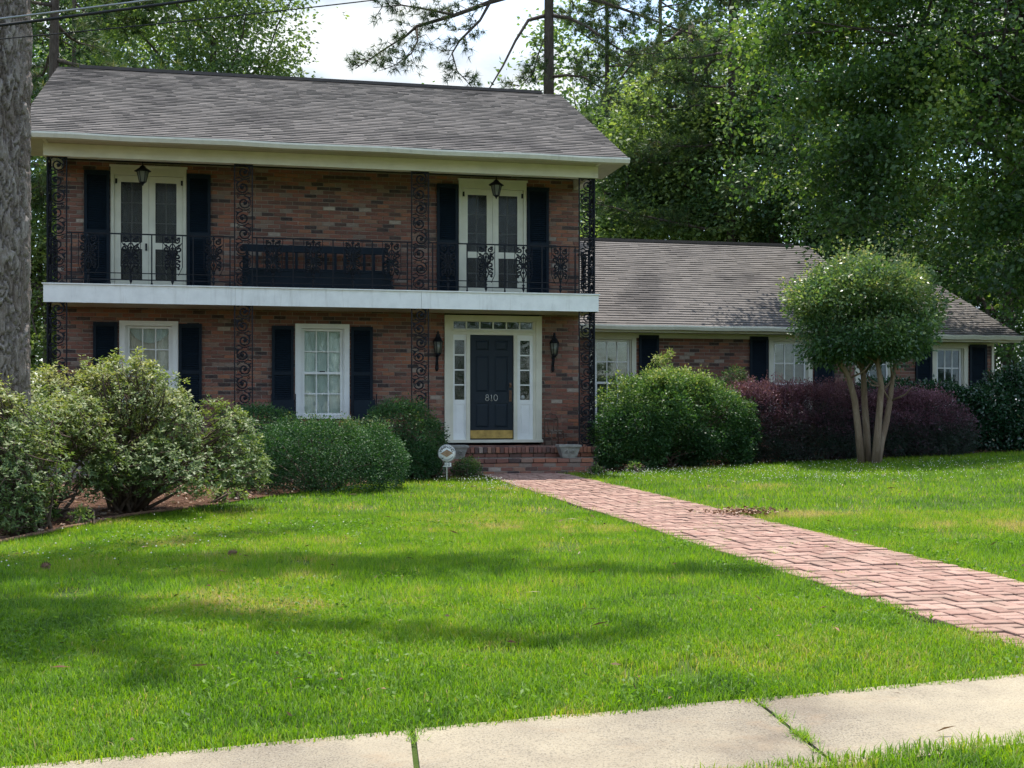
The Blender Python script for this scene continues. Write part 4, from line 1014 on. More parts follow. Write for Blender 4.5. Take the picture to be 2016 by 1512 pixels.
def clusters(r, P, Dr, k, cr_, ln, wratio, flat=0.5, up=0.8, tipbias=0.3):
    n = len(P); C = np.repeat(P, k, 0); O = r.normal(size=(n * k, 3)) * cr_; O[:, 2] *= flat
    C = C + O; d = unit(O + np.repeat(Dr, k, 0) * cr_ * tipbias + r.normal(size=(n * k, 3)) * cr_ * .5 + np.array([0, 0, -.15 * cr_]))
    nr = rdir(r, n * k, up); l = ln * r.uniform(.65, 1.25, n * k)
    V, F = leaf_geo(C, d, nr, l, l * wratio * r.uniform(.8, 1.15, n * k)); return V, F, C
def tree_parts(root, base, trunk, limbs, bark, sides=10):
    m = MB()
    m.tube([p for p, _ in trunk], [q for _, q in trunk], sides)
    for pts, rr in limbs: m.tube(pts, rr, 6)
    o = m.build('trunk', bark, root); return o
def limbs_to(r, trunk, blobs, n, r0):
    out = []; T = [Vector(p) for p, _ in trunk]
    for i in range(n):
        b = blobs[i % len(blobs)]; d = rdir(r, 1, .2)[0] * .8
        e = Vector((b[0] + d[0] * b[3], b[1] + d[1] * b[4], b[2] + d[2] * b[5]))
        k = int(r.integers(len(T) // 3, len(T))); s = T[k]; mid = s.lerp(e, .5) + Vector((0, 0, .12 * (e - s).length)) + Vector(r.normal(size=3) * .15)
        out.append(([s, s.lerp(mid, .5) + Vector(r.normal(size=3) * .08), mid, mid.lerp(e, .55) + Vector(r.normal(size=3) * .12), e], [r0, r0 * .75, r0 * .5, r0 * .3, r0 * .12]))
    return out
def broadleaf(name, label, base, trunk, blobs, mat, seed, n, k, cr_, ln, wr=.6, limbs=14, r0=.09, inner=.5, group=None, up=.8, flat=.5, cat='tree', zmin=None, bark='bark', gap=.43, gf=.9):
    r = np.random.default_rng(seed); root = empty(name, base); tag(root, label, cat, group); off = np.array(base)
    rel = lambda p: Vector(p) - Vector(base)
    P, Dr = ell_points(r, n, blobs, inner)
    g = fbm(P[:, 0] * gf + P[:, 1] * gf * .55 + seed, P[:, 2] * gf * 1.5 + P[:, 1] * gf * .4, seed)      # gaps between the clumps
    keep = g > gap
    if zmin is not None: keep &= P[:, 2] > zmin(P[:, 0])
    P, Dr = P[keep], Dr[keep]
    V, F, C = clusters(r, P, Dr, k, cr_, ln, wr, flat, up)
    rnd = np.clip(.42 + 1.9 * (np.repeat(fbm(P[:, 0] * .8, P[:, 2] * .8 + P[:, 1], seed + 3), k) - .5) + r.normal(size=len(F)) * .16, 0, 1)
    np_obj('crown', V - off, F, rnd, M[mat], root)
    lb = limbs_to(r, trunk, blobs, limbs, r0)
    tree_parts(root, base, [(rel(p), q) for p, q in trunk], [([rel(p) for p in pts], rr) for pts, rr in lb], M[bark])
    return root
def needles(r, P, Dr, per, ln, w):
    n = len(P); C = np.repeat(P, per, 0); d = unit(np.repeat(Dr, per, 0) * .9 + r.normal(size=(n * per, 3)) * .75 + np.array([0, 0, .12]))
    s = unit(np.cross(d, rdir(r, n * per))) * w; l = (ln * r.uniform(.7, 1.15, n * per))[:, None]
    V = np.stack([C - s, C + s, C + d * l], 1).reshape(-1, 3); return V, np.arange(n * per * 3).reshape(-1, 3)
def pine(name, label, base, trunk, branches, seed, tufts=9, per=16, ln=.22, w=.006, group=None, mat='needle', bark='bark', trunk_obj=None, sides=12, spread=.55):
    """branches: list of polylines (world) with base radius; twigs with needle tufts grow along the outer part"""
    r = np.random.default_rng(seed); root = empty(name, base); tag(root, label, 'tree', group); off = Vector(base); m = MB()
    if trunk_obj is None: m.tube([Vector(p) - off for p, _ in trunk], [q for _, q in trunk], sides)
    TP, TD = [], []
    for pts, r0, tstart in branches:
        pts = [Vector(p) for p in pts]; n = len(pts)
        m.tube([p - off for p in pts], [r0 * (1 - .85 * i / (n - 1)) for i in range(n)], 6)
        Ls = [0.0]
        for a, b in zip(pts, pts[1:]): Ls.append(Ls[-1] + (b - a).length)
        for q in np.arange(tstart, 1.001, .28 / max(Ls[-1], .3)):
            x = q * Ls[-1]; i = max(0, min(n - 2, int(np.searchsorted(Ls, x) - 1))); f = (x - Ls[i]) / max(1e-6, Ls[i + 1] - Ls[i])
            p = pts[i].lerp(pts[i + 1], min(1, f)); ax = (pts[i + 1] - pts[i]).normalized()
            for _ in range(2):
                d = Vector(rdir(r, 1, .15)[0]); d = (d - ax * d.dot(ax)) * .9 + ax * .55; L2 = spread * r.uniform(.4, 1.3) * (1.15 - .5 * q)
                e = p + d.normalized() * L2; k2 = p.lerp(e, .5) + Vector(r.normal(size=3) * .05)
                m.tube([p - off, k2 - off, e - off], [.014, .010, .005], 4)
                for u in r.uniform(.45, 1.05, tufts): TP.append(p.lerp(e, u) + Vector(r.normal(size=3) * .07)); TD.append((e - p).normalized())
    m.build('trunk', M[bark], root) if trunk_obj is None else (m.build('branches', M[bark], root))
    if TP:
        V, F = needles(r, np.array([tuple(p) for p in TP]), np.array([tuple(p) for p in TD]), per, ln, w)
        rnd = np.clip(np.repeat(r.uniform(.1, .9, len(TP)), per) + r.normal(size=len(F)) * .12, 0, 1)
        np_obj('needles', V - np.array(base), F, rnd, M[mat], root)
    return root
def rand_branches(r, base, z0, z1, n, len_, rise=.1, r0=.06, start=.35, lean=(0, 0), az=None):
    out = []
    for i in range(n):
        z = z0 + (z1 - z0) * (i + r.random() * .8) / n; a = r.uniform(0, 2 * math.pi) if az is None else r.uniform(*az); q = (z - z0) / (z1 - z0)
        L2 = len_ * (1 - .55 * q) * r.uniform(.7, 1.15); d = Vector((math.cos(a), math.sin(a), rise + r.normal() * .12))
        b = Vector((base[0] + lean[0] * z, base[1] + lean[1] * z, z)); pts = [b]; cur = b.copy()
        for s in range(5):
            d2 = d.copy(); d2.z += .10 * s - .22 + r.normal() * .10; d2.x += r.normal() * .18; d2.y += r.normal() * .18
            cur = cur + d2.normalized() * (L2 / 5); pts.append(cur.copy())
        out.append((pts, r0 * (1.1 - .5 * q), start))
    return out

# ---- big pine in front, left: plated bark in relief, crown high above
def plated_trunk(base, root):
    r = np.random.default_rng(5); ns, nr = 260, 560; H = 7.6
    th = np.linspace(0, 2 * math.pi, ns, endpoint=False); zz = np.linspace(-.15, H, nr); TH, ZZ = np.meshgrid(th, zz)
    R0 = .385 + .12 * np.exp(-np.maximum(ZZ, 0) / .5) - .007 * ZZ
    nc, chh, NR = 24, .26, 40
    wx = fbm(TH * 5, ZZ * 3.2, 61) - .5; wz = fbm(TH * 6 + 9, ZZ * 3, 62) - .5
    seam = np.minimum(1, np.minimum(TH, 2 * math.pi - TH) / .3)
    U = TH / (2 * math.pi) * nc + wx * 3.2 * seam; W = ZZ / chh + wz * 2.6 * seam
    ui = np.floor(U).astype(int); wi = np.floor(W).astype(int); f1 = np.full(U.shape, 9.); f2 = f1.copy(); idc = np.zeros(U.shape)
    jx = r.random((nc, NR)); jy = r.random((nc, NR)); jid = r.random((nc, NR)); wt = r.uniform(0, .55, (nc, NR))
    for du in (-2, -1, 0, 1, 2):
        for dw in (-1, 0, 1):
            a = (ui + du) % nc; b = (wi + dw) % NR
            dd = np.hypot((ui + du + jx[a, b] - U) * .62, (wi + dw + jy[a, b] - W)) - wt[a, b] * .6
            m = dd < f1; f2 = np.where(m, f1, np.minimum(f2, dd)); idc = np.where(m, jid[a, b], idc); f1 = np.where(m, dd, f1)
    edge = np.clip((f2 - f1) / .20, 0, 1) ** .6
    flake = fbm(TH * 9 + idc * 40, ZZ * 9, 4) - .5; grain = fbm(TH * 46, ZZ * 26, 9) - .5
    RR = R0 - .014 + .034 * edge + .026 * idc * edge + .030 * flake * edge + .012 * grain
    lx = .012 * ZZ; V = np.stack([lx + RR * np.cos(TH), RR * np.sin(TH), ZZ], 2).reshape(-1, 3)
    F = np.array([(j * ns + i, j * ns + (i + 1) % ns, (j + 1) * ns + (i + 1) % ns, (j + 1) * ns + i) for j in range(nr - 1) for i in range(ns)])
    fr = .15 + idc[:-1].ravel() * .55 + .9 * flake[:-1].ravel() + .7 * grain[:-1].ravel()
    np_obj('trunk', V, F, np.clip(fr, 0, 1), M['pinebark'], root, smooth=True)
    m = MB(); m.tube([(.012 * z, 0, z) for z in (7.4, 10, 13, 16, 19, 22, 24)], [.36, .34, .30, .25, .18, .10, .03], 20); m.build('upper_trunk', M['pinebark'], root)
pb = (-5.685, 13.5, gz(-5.685, 13.5)); r_ = np.random.default_rng(31)
br = rand_branches(r_, pb, 11.5, 24, 30, 4.6, .12, .07, .3) + rand_branches(r_, pb, 11, 18, 14, 8.0, .10, .08, .35, az=(-.7, .9))  # second set: long unseen branches added to throw shade on the lawn
bp = pine('front_pine_tree', 'thick plated pine trunk standing among the azaleas before the porch', pb, None, br, 41, 7, 12, .30, .012, trunk_obj=True)
plated_trunk(pb, bp)

# ---- pines beyond the roof
def P3(lst): return [at(*p) for p in lst]
pc_b = at(1079, 187, 36); pcb = (pc_b.x, 36, gz(pc_b.x, 36))
tr_c = [((pcb[0] + .002 * z, 36, z), .235 - .0075 * z) for z in (pcb[2], 4, 8, 12, 15, 18, 22)]
brc = [(P3([(1082, -40, 36), (1020, -12, 35.6), (965, 4, 35.2), (895, 30, 34.8), (820, 52, 34.5), (800, 70, 34.4), (760, 95, 34.2), (700, 135, 34.0)]), .085, .30),
       (P3([(965, 4, 35.2), (945, 40, 35), (905, 80, 34.7), (890, 105, 34.6), (900, 140, 34.6), (930, 172, 34.5)]), .05, .25),
       (P3([(820, 52, 34.5), (822, 80, 34.3), (810, 105, 34.1), (775, 130, 34.0), (745, 140, 33.9)]), .035, .2),
       (P3([(895, 30, 34.8), (850, 20, 34.4), (790, 10, 34.0), (735, 15, 33.8)]), .045, .2),
       (P3([(1076, 30, 36), (1040, 40, 35.8), (1015, 80, 35.5), (990, 130, 35.2), (965, 172, 35.0), (958, 178, 35)]), .06, 2.0),
       (P3([(1078, 60, 36), (1062, 100, 35.6), (1050, 140, 35.2), (1030, 165, 35.0), (1010, 178, 34.9)]), .03, .25),
       (P3([(1084, 152, 36), (1115, 148, 35.6), (1150, 152, 35.3), (1185, 175, 35.0), (1215, 205, 34.8)]), .05, .25),
       (P3([(1082, 30, 36), (1120, 35, 35.7), (1160, 55, 35.4), (1200, 85, 35.0), (1240, 108, 34.8), (1290, 105, 34.6)]), .06, .3),
       (P3([(1082, -20, 36), (1130, -10, 35.6), (1190, 5, 35.2), (1260, 30, 34.9), (1340, 60, 34.7), (1420, 85, 34.5)]), .07, .3),
       (P3([(1082, -70, 36), (1020, -70, 35.4), (930, -50, 35), (840, -40, 34.5), (740, -20, 34)]), .07, .3),
       (P3([(1082, -90, 36), (1150, -80, 35.4), (1260, -60, 35), (1350, -40, 34.5)]), .07, .3)]
brc += rand_branches(np.random.default_rng(8), pcb, 13.5, 21.5, 16, 3.6, .1, .06, .3)
pine('tall_pine_tree', 'tall slim pine rising behind the main roof ridge against the sky', pcb, tr_c, brc, 51, 6, 15, .24, .008)
def simple_pine(label, x, D, r0, h, nb, z0, blen, seed, group=None, lean=0.0):
    b = at(x, 500, D); base = (b.x, D, gz(b.x, D)); r = np.random.default_rng(seed)
    tr = [((base[0] + lean * z, D, z + base[2]), r0 * (1 - z / h * .8)) for z in np.linspace(0, h, 9)]
    pine('background_pine_tree', label, base, tr, rand_branches(r, base, z0, h - .3, nb, blen, .05, r0 * .28, .3, (lean, 0)), seed + 1, 6, 13, .27, .012, group)
simple_pine('dark pine trunk rising past the left roof gable', 97, 31, .21, 18, 26, 6.5, 3.6, 61, 'pines behind the house', .012)
simple_pine('slim pine behind the left roof gable next to the darker pine', 146, 37, .14, 18, 24, 8, 3.4, 63, 'pines behind the house')
simple_pine('dark pine over the wing roof between the leafy trees', 1300, 50, .2, 21, 34, 7, 4.4, 65, 'pines behind the house')
simple_pine('tall pine behind the wing ridge, beside the slim roof pine', 1195, 50, .2, 21, 32, 8, 4.2, 67, 'pines behind the house')
simple_pine('bushy pine towering over the big leafy tree', 1440, 40, .2, 20, 36, 6, 4.6, 69, 'pines behind the house')

# ---- broad leaved trees behind
def blob(m, x, z, r, y=0): m.lathe([(.0, -r), (r * .75, -r * .5), (r, 0), (r * .75, r * .5), (0, r)], 6, (x, y, z), sy=.6)
def B(x, y, D, rx, rz_, ry=None):                                # crown lump given by its middle
    p = at(x, y, D); return (p.x, D, p.z, rx, ry or rx, rz_)
def T(x, D, h, r0, lean=0.0):
    p = at(x, 500, D); g = gz(p.x, D); return (p.x, D, g), [((p.x + lean * q * h, D, g + h * q), r0 * (1 - .7 * q)) for q in np.linspace(0, 1, 7)]
def bl(label, x, D, h, r0, blobs, mat, seed, n, k, cr_, ln, **kw):
    b, t = T(x, D, h, r0); broadleaf('leafy_tree', label, b, t, blobs, mat, seed, n, k, cr_, ln, group='leafy trees behind the house', **kw)
bl('broad leafy tree behind the main roof, left of the sky gap', 420, 40, 13, .3, [B(330, 20, 40, 2.6, 2.4), B(440, 60, 39, 2.4, 1.9), B(520, 10, 40, 1.7, 2.0), B(555, 120, 39, 1.0, .8), B(250, 90, 41, 2.2, 2.0), B(400, -90, 40, 3.4, 2.6), B(450, 150, 40, 2.2, .9)], 'paleleaf', 71, 5200, 8, .20, .15)
bl('dark leafy tree behind the left roof gable', 210, 46, 13, .3, [B(160, 90, 46, 2.6, 3.2), B(60, 60, 46, 3.2, 4.0), B(230, 20, 46, 2.4, 3.0)], 'darkleaf', 73, 3400, 8, .24, .18)
bl('low pale tree beyond the left end of the porch', 55, 29, 5, .12, [B(60, 380, 29, 1.0, 2.1), B(50, 520, 28.5, .9, 1.3), B(75, 640, 28, .8, 1.0), B(20, 450, 29, 1.4, 2.4), B(60, 720, 27, .9, .9), B(30, 650, 28, 1.2, 1.2)], 'paleleaf', 75, 3000, 8, .12, .10)
bl('pale olive tree over the wing ridge beside the balcony corner', 1235, 43, 10, .25, [B(1220, 400, 43, 1.7, 1.7), B(1300, 380, 43, 1.9, 2.2), B(1250, 330, 44, 1.3, 1.5), B(1220, 455, 42, 1.9, .8), B(1340, 440, 42, 1.9, 1.2)], 'paleleaf', 77, 4200, 9, .20, .15)
bl('tall light green tree behind the wing under the pines', 1360, 42, 14, .3, [B(1330, 260, 42, 2.2, 2.2), B(1420, 330, 41, 2.1, 2.5), B(1400, 170, 42, 2.2, 1.8), B(1440, 440, 41, 2.0, 1.5), B(1250, 260, 43, 1.6, 1.5)], 'paleleaf', 79, 4600, 9, .22, .17)
bl('shaded tree between the wing roof and the big leafy tree', 1520, 40, 11, .25, [B(1500, 400, 40, 2.0, 2.2), B(1590, 440, 39, 2.2, 1.6), B(1660, 500, 39, 2.2, 1.4), B(1550, 260, 40, 2.2, 2.2), B(1760, 545, 39, 2.3, 1.4), B(1870, 590, 39, 2.2, 1.3), B(1700, 400, 40, 2.4, 2.2), B(1860, 460, 40, 2.6, 2.2)], 'darkleaf', 81, 7600, 9, .20, .16)
bl('dark tree at the far end of the wing', 1985, 36, 9, .2, [B(1990, 640, 36, 1.6, 2.2), B(2060, 500, 36, 2.6, 3.0), B(1900, 560, 38, 2.4, 2.0), B(2010, 730, 35, 1.4, 1.1)], 'darkleaf', 83, 3600, 8, .18, .14)
far = [(-150, 62, 'paleleaf', 'pale distant tree past the thick pine trunk'), (40, 66, 'darkleaf', 'dark distant tree past the left roof gable'), (260, 64, 'bigleaf', 'mid green distant tree behind the left half of the main roof'),
       (480, 70, 'darkleaf', 'dark distant tree below the sky gap behind the main roof'), (660, 72, 'paleleaf', 'pale distant tree low behind the middle of the main roof'), (840, 74, 'darkleaf', 'dark distant tree low behind the pine branches'),
       (1010, 72, 'bigleaf', 'mid green distant tree low beside the slim roof pine'), (1150, 64, 'paleleaf', 'pale distant tree behind the right roof gable'), (1270, 66, 'bigleaf', 'mid green distant tree over the wing ridge'),
       (1420, 62, 'darkleaf', 'dark distant tree behind the wing ridge end'), (1590, 60, 'bigleaf', 'mid green distant tree behind the wing gable'), (1760, 62, 'darkleaf', 'dark distant tree behind the crape myrtle head'),
       (1940, 60, 'paleleaf', 'pale distant tree behind the end of the wing'), (2140, 60, 'bigleaf', 'mid green distant tree past the glossy evergreens')]
for i, (x, D, mt, lab) in enumerate(far):
    yt = 215 if 430 < x < 1100 else (-70 if x > 1340 else (60 if x > 1150 else 40))      # how high the tops reach
    g = [B(x, yt + 120, D, 3.4, 3.2), B(x - 55, yt + 260, D - 1, 3.2, 3.4), B(x + 60, yt + 250, D + 1, 3.2, 3.4), B(x, yt + 420, D - 1, 3.8, 3.6), B(x - 30, yt + 30, D, 1.8, 2.4), B(x, 640, D - 3, 4.6, 3.4)]
    b, t = T(x, D, 12, .3); broadleaf('far_tree', lab, b, t, g, mt, 200 + i, 2700, 7, .34, .28, limbs=6, group='distant woodland trees')
# trees across the street: they stand behind the viewer and show in the window glass
for i, (x, y, mt, lab) in enumerate([(-21, -20, 'darkleaf', 'dark street tree across the road facing the azaleas'), (-11, -17, 'bigleaf', 'mid green street tree across the road facing the porch windows'), (-2, -21, 'darkleaf', 'dark street tree across the road facing the front door'),
        (8, -18, 'paleleaf', 'pale street tree across the road facing the wing'), (18, -20, 'bigleaf', 'mid green street tree across the road facing the crape myrtle')]):
    z = gz(x, y); broadleaf('street_tree', lab, (x, y, z), [((x, y, z + 11 * q), .3 * (1 - .7 * q)) for q in np.linspace(0, 1, 7)], [(x, y, 5, 4, 3.5, 3), (x - 2.5, y, 8.5, 3.6, 3, 3.2), (x + 2.5, y + 1, 8, 3.6, 3, 3), (x, y, 11, 3.4, 3, 2.6), (x, y, 2.4, 4.2, 2.5, 2)], mt, 260 + i, 1500, 7, .4, .36, limbs=8, group='trees across the street')

# ---- the big leafy tree at the right, hanging in front of the wing
KE = 1.15
eb = (13.7, 28.3, gz(13.7, 28.3))
et = [((13.7 - .18 * z * (z / 15), 28.3 - .01 * z, eb[2] + z), .28 * (1 - z / 18)) for z in np.linspace(0, 15, 9)]
Eb = [(9.6, 24.2, 9.2, 3.4, 2.6, 3.6), (7.0, 24.0, 8.6, 2.4, 2.0, 2.6), (5.9, 24.2, 6.6, 1.9, 1.6, 1.7), (8.2, 23.6, 6.3, 2.6, 2.0, 1.9), (10.6, 23.6, 5.8, 2.4, 2.0, 2.4), (9.2, 23.0, 4.6, 1.8, 1.3, 1.0), (7.0, 24.2, 11.2, 2.4, 2.2, 2.0), (6.9, 23.9, 5.1, 1.3, 1.2, .75), (10.6, 24, 12.4, 3.4, 3, 2.4), (5.0, 24.4, 8.4, 1.0, 1.0, 1.0), (12.5, 24, 8, 3, 2.6, 4), (10.4, 23.2, 3.9, 1.4, 1.0, .8)]
Eb = [(x * KE, y * KE, CAM_H + (z - CAM_H) * KE, a * KE, b * KE, c * KE) for x, y, z, a, b, c in Eb]
broadleaf('big_leafy_tree', 'big bright green leafy tree hanging over the wing roof end', eb, et, Eb, 'bigleaf', 91, 24000, 10, .17, .122, .70, limbs=34, r0=.085, inner=.25, up=.5, flat=.6, gap=.49, gf=.85)
# ================================================================== SHRUBS
def shell(r, n, c, rad, p=2.0, inner=.7, lump=.12, seed=0, zlow=-.9):
    d = r.normal(size=(n * 2, 3)); d = d / (np.sum(np.abs(d) ** p, 1, keepdims=True) ** (1 / p)); d = d[d[:, 2] > zlow][:n]
    k = 1 + lump * (fbm(d[:, 0] * 2.6 + d[:, 1] * 1.9 + seed, d[:, 2] * 2.6 + seed * 3, seed) - .5) * 2.2
    return np.array(c) + d * np.array(rad) * ((inner + (1 - inner) * r.random(len(d)) ** .5) * k)[:, None], unit(d)
def shrub(name, label, base, blobs, mat, seed, n, k, cr_, ln, wr=.5, p=2.0, inner=.7, lump=.12, top=(.0, 1.0), stems=18, group=None, cat='shrub', up=.6, whorl=False, twigs=0, shoots=0, rndf=None, gap=.0, gfreq=3.0, amp=.0):
    r = np.random.default_rng(seed); base = (base[0], base[1], gz(base[0], base[1])); root = empty(name, base); tag(root, label, cat, group); off = np.array(base)
    vol = np.array([b[3] * b[4] * b[5] for b in blobs]) ** .67; cnt = (n * vol / vol.sum()).astype(int); PP, DD = [], []
    for i, b in enumerate(blobs):
        a, d = shell(r, cnt[i], b[:3], b[3:6], p, inner, lump, seed + i); PP.append(a); DD.append(d)
    P = np.concatenate(PP); Dr = np.concatenate(DD)
    keep = P[:, 2] > gzn(P[:, 0], P[:, 1]) + .05; P, Dr = P[keep], Dr[keep]
    if gap or amp:
        gn = fbm(P[:, 0] * gfreq + P[:, 1] * gfreq * .6 + seed, P[:, 2] * gfreq + P[:, 1] * gfreq * .5, seed + 9); P = P + Dr * ((gn - .45) * amp * 2)[:, None]
        keep = (gn > gap) & (P[:, 2] > gzn(P[:, 0], P[:, 1]) + .05); P, Dr = P[keep], Dr[keep]
    zmax = P[:, 2].max(); zmin_ = P[:, 2].min()
    if shoots:
        i = r.choice(np.where(P[:, 2] > zmin_ + .8 * (zmax - zmin_))[0], shoots); l = r.uniform(.04, .20, shoots)
        for q in (.4, .7, 1.0):
            P = np.concatenate([P, P[i] + np.stack([r.normal(size=shoots) * .03, r.normal(size=shoots) * .03, l * q], 1)]); Dr = np.concatenate([Dr, np.tile([0, 0, 1.], (shoots, 1))])
    if whorl:
        nn = len(P); ax = unit(Dr * .6 + np.array([0, 0, .9]) + r.normal(size=(nn, 3)) * .35); C = np.repeat(P, k, 0); A = np.repeat(ax, k, 0)
        t1 = unit(np.cross(ax, rdir(r, nn))); t2 = np.cross(ax, t1); ph = np.tile(np.arange(k) * 2 * math.pi / k, nn) + np.repeat(r.random(nn) * 6, k)
        d = np.repeat(t1, k, 0) * np.cos(ph)[:, None] + np.repeat(t2, k, 0) * np.sin(ph)[:, None] + A * r.uniform(.2, .8, (nn * k, 1))
        l = ln * r.uniform(.6, 1.2, nn * k); V, F = leaf_geo(C + r.normal(size=C.shape) * cr_, d, A, l, l * wr)
    else: V, F, C = clusters(r, P, Dr, k, cr_, ln, wr, .8, up, .8)
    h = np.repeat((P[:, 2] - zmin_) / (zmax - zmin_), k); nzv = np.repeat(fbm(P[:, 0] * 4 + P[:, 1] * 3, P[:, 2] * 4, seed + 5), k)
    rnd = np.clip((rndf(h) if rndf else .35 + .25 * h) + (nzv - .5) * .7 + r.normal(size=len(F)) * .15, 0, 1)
    np_obj('foliage', V - off, F, rnd, M[mat], root)
    m = MB(); bo = Vector(base)
    for i in range(stems):
        e = Vector(P[r.integers(len(P))]) - bo; b0 = Vector((r.normal() * .10, r.normal() * .10, -.03)); mid = b0.lerp(e, .5) + Vector((r.normal() * .08, r.normal() * .08, .10))
        m.tube([b0, b0.lerp(mid, .6) + Vector(r.normal(size=3) * .03), mid, mid.lerp(e, .6) + Vector(r.normal(size=3) * .04), e], [.026, .020, .014, .009, .004], 5)
    for i in range(twigs):
        e = Vector(P[r.integers(len(P))]) - bo; d = Vector(r.normal(size=3)); d.z = abs(d.z) * .5; s = e * .8 + d * .12; s.z = max(s.z, .05)
        m.tube([s, s.lerp(e, .5) + Vector(r.normal(size=3) * .03), e], [.007, .005, .003], 3)
    m.build('stems', M['twig'], root)
    return root
# azaleas, left
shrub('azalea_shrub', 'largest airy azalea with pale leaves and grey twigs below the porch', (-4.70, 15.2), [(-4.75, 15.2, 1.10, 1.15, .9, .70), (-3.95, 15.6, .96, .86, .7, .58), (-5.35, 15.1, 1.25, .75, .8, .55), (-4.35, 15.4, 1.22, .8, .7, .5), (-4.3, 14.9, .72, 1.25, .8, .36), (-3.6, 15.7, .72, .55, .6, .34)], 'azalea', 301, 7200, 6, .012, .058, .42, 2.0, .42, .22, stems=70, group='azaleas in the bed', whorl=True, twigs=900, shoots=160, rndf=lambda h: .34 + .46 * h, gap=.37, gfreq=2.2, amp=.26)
shrub('azalea_shrub', 'low azalea at the open edge of the straw bed', (-4.95, 12.75), [(-5.1, 12.7, .70, .42, .5, .50), (-5.45, 12.8, 1.05, .6, .6, .5), (-5.05, 12.7, .40, .30, .4, .22)], 'azalea', 303, 2500, 6, .012, .055, .42, 2.0, .42, .22, stems=34, group='azaleas in the bed', whorl=True, twigs=320, shoots=40, rndf=lambda h: .30 + .44 * h, gap=.42, gfreq=2.6, amp=.3)
shrub('azalea_shrub', 'azalea wrapped round the foot of the thick pine trunk', (-5.35, 14.2), [(-5.55, 14.1, 1.10, .75, .6, .62), (-5.9, 13.9, 1.25, .9, .7, .52), (-5.1, 14.2, .85, .7, .6, .5)], 'azalea', 305, 3900, 6, .012, .056, .42, 2.0, .45, .22, stems=40, group='azaleas in the bed', whorl=True, twigs=420, shoots=70, rndf=lambda h: .32 + .46 * h, gap=.40, gfreq=2.2, amp=.3)
# clipped hedge and shrubs by the porch
shrub('clipped_hedge', 'low dark clipped hedge between the azalea and the entrance', (-2.95, 18.6), [(-2.95, 18.6, .56, .98, .75, .58), (-2.25, 19.0, .54, .55, .6, .50), (-3.5, 18.6, .52, .6, .6, .48)], 'hedge', 311, 6200, 7, .035, .036, .55, 3.2, .80, .07, stems=20, cat='hedge', shoots=160, rndf=lambda h: .25 + .45 * h ** 3, gap=.30, gfreq=2.8, amp=.16)
shrub('evergreen_shrub', 'round evergreen shrub next to the warning sign', (-1.55, 21.2), [(-1.95, 21.3, .80, .62, .6, .58), (-1.62, 21.6, .66, .32, .4, .50), (-1.9, 21.2, .45, .62, .55, .36)], 'hedge', 313, 4200, 7, .04, .042, .5, 2.4, .75, .14, stems=16, shoots=120, rndf=lambda h: .30 + .32 * h, gap=.34, gfreq=3, amp=.26)
shrub('evergreen_shrub', 'small evergreen shrub against the porch behind the azalea', (-4.2, 20.7), [(-4.25, 20.7, .85, .75, .6, .62)], 'hedge', 315, 2200, 7, .04, .042, .5, 2.3, .75, .14, stems=10, rndf=lambda h: .30 + .32 * h)
shrub('evergreen_shrub', 'dim evergreen shrub under the porch window chairs', (-3.1, 21.3), [(-3.1, 21.3, .62, .9, .5, .45)], 'hedge', 316, 2200, 7, .04, .042, .5, 2.4, .75, .14, stems=10, rndf=lambda h: .30 + .25 * h)
shrub('flowering_plant', 'sparse little flowering plant under the warning sign', (-.80, 21.9), [(-.80, 21.9, .36, .26, .22, .20)], 'abelia', 317, 420, 6, .03, .035, .5, 2, .4, .3, stems=14, cat='plant', rndf=lambda h: .3 + .5 * h)
# right of the steps
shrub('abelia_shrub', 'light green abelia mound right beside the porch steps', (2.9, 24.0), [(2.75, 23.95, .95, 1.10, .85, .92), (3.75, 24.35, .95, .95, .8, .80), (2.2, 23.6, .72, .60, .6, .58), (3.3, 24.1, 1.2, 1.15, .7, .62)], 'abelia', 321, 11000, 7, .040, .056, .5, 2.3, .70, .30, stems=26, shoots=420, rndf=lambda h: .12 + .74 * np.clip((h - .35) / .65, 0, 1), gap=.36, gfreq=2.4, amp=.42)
shrub('nandina_plant', 'thin plant sprig poking above the abelia against the shutter', (2.95, 24.9), [(2.98, 24.9, 2.42, .16, .12, .10), (3.14, 24.9, 2.55, .07, .06, .08), (3.3, 25.0, 2.05, .35, .2, .16)], 'abelia', 323, 260, 6, .03, .05, .5, 2, .3, .3, stems=8, cat='plant', rndf=lambda h: .55 + .4 * h)
shrub('nandina_plant', 'thin green plant in front of the wing brickwork', (4.6, 25.3), [(4.55, 25.3, 2.1, .22, .2, .22), (4.1, 25.3, 1.95, .35, .2, .14), (4.75, 25.3, 1.85, .2, .2, .25)], 'hedge', 325, 330, 6, .03, .05, .5, 2, .3, .3, stems=8, cat='plant', rndf=lambda h: .5 + .3 * h)
shrub('purple_shrub', 'purple leaved shrub between the abelia and the crape myrtle trunks', (5.6, 25.0), [(5.1, 25.0, 1.05, .95, .75, .82), (6.1, 25.2, 1.02, .95, .75, .82), (5.6, 24.95, .75, 1.2, .7, .62)], 'purple', 331, 11500, 7, .04, .040, .5, 2.6, .62, .16, gap=.30, gfreq=2.6, amp=.28, stems=22, shoots=420, group='purple hedge', rndf=lambda h: .05 + .75 * np.clip((h - .25) / .75, 0, 1))
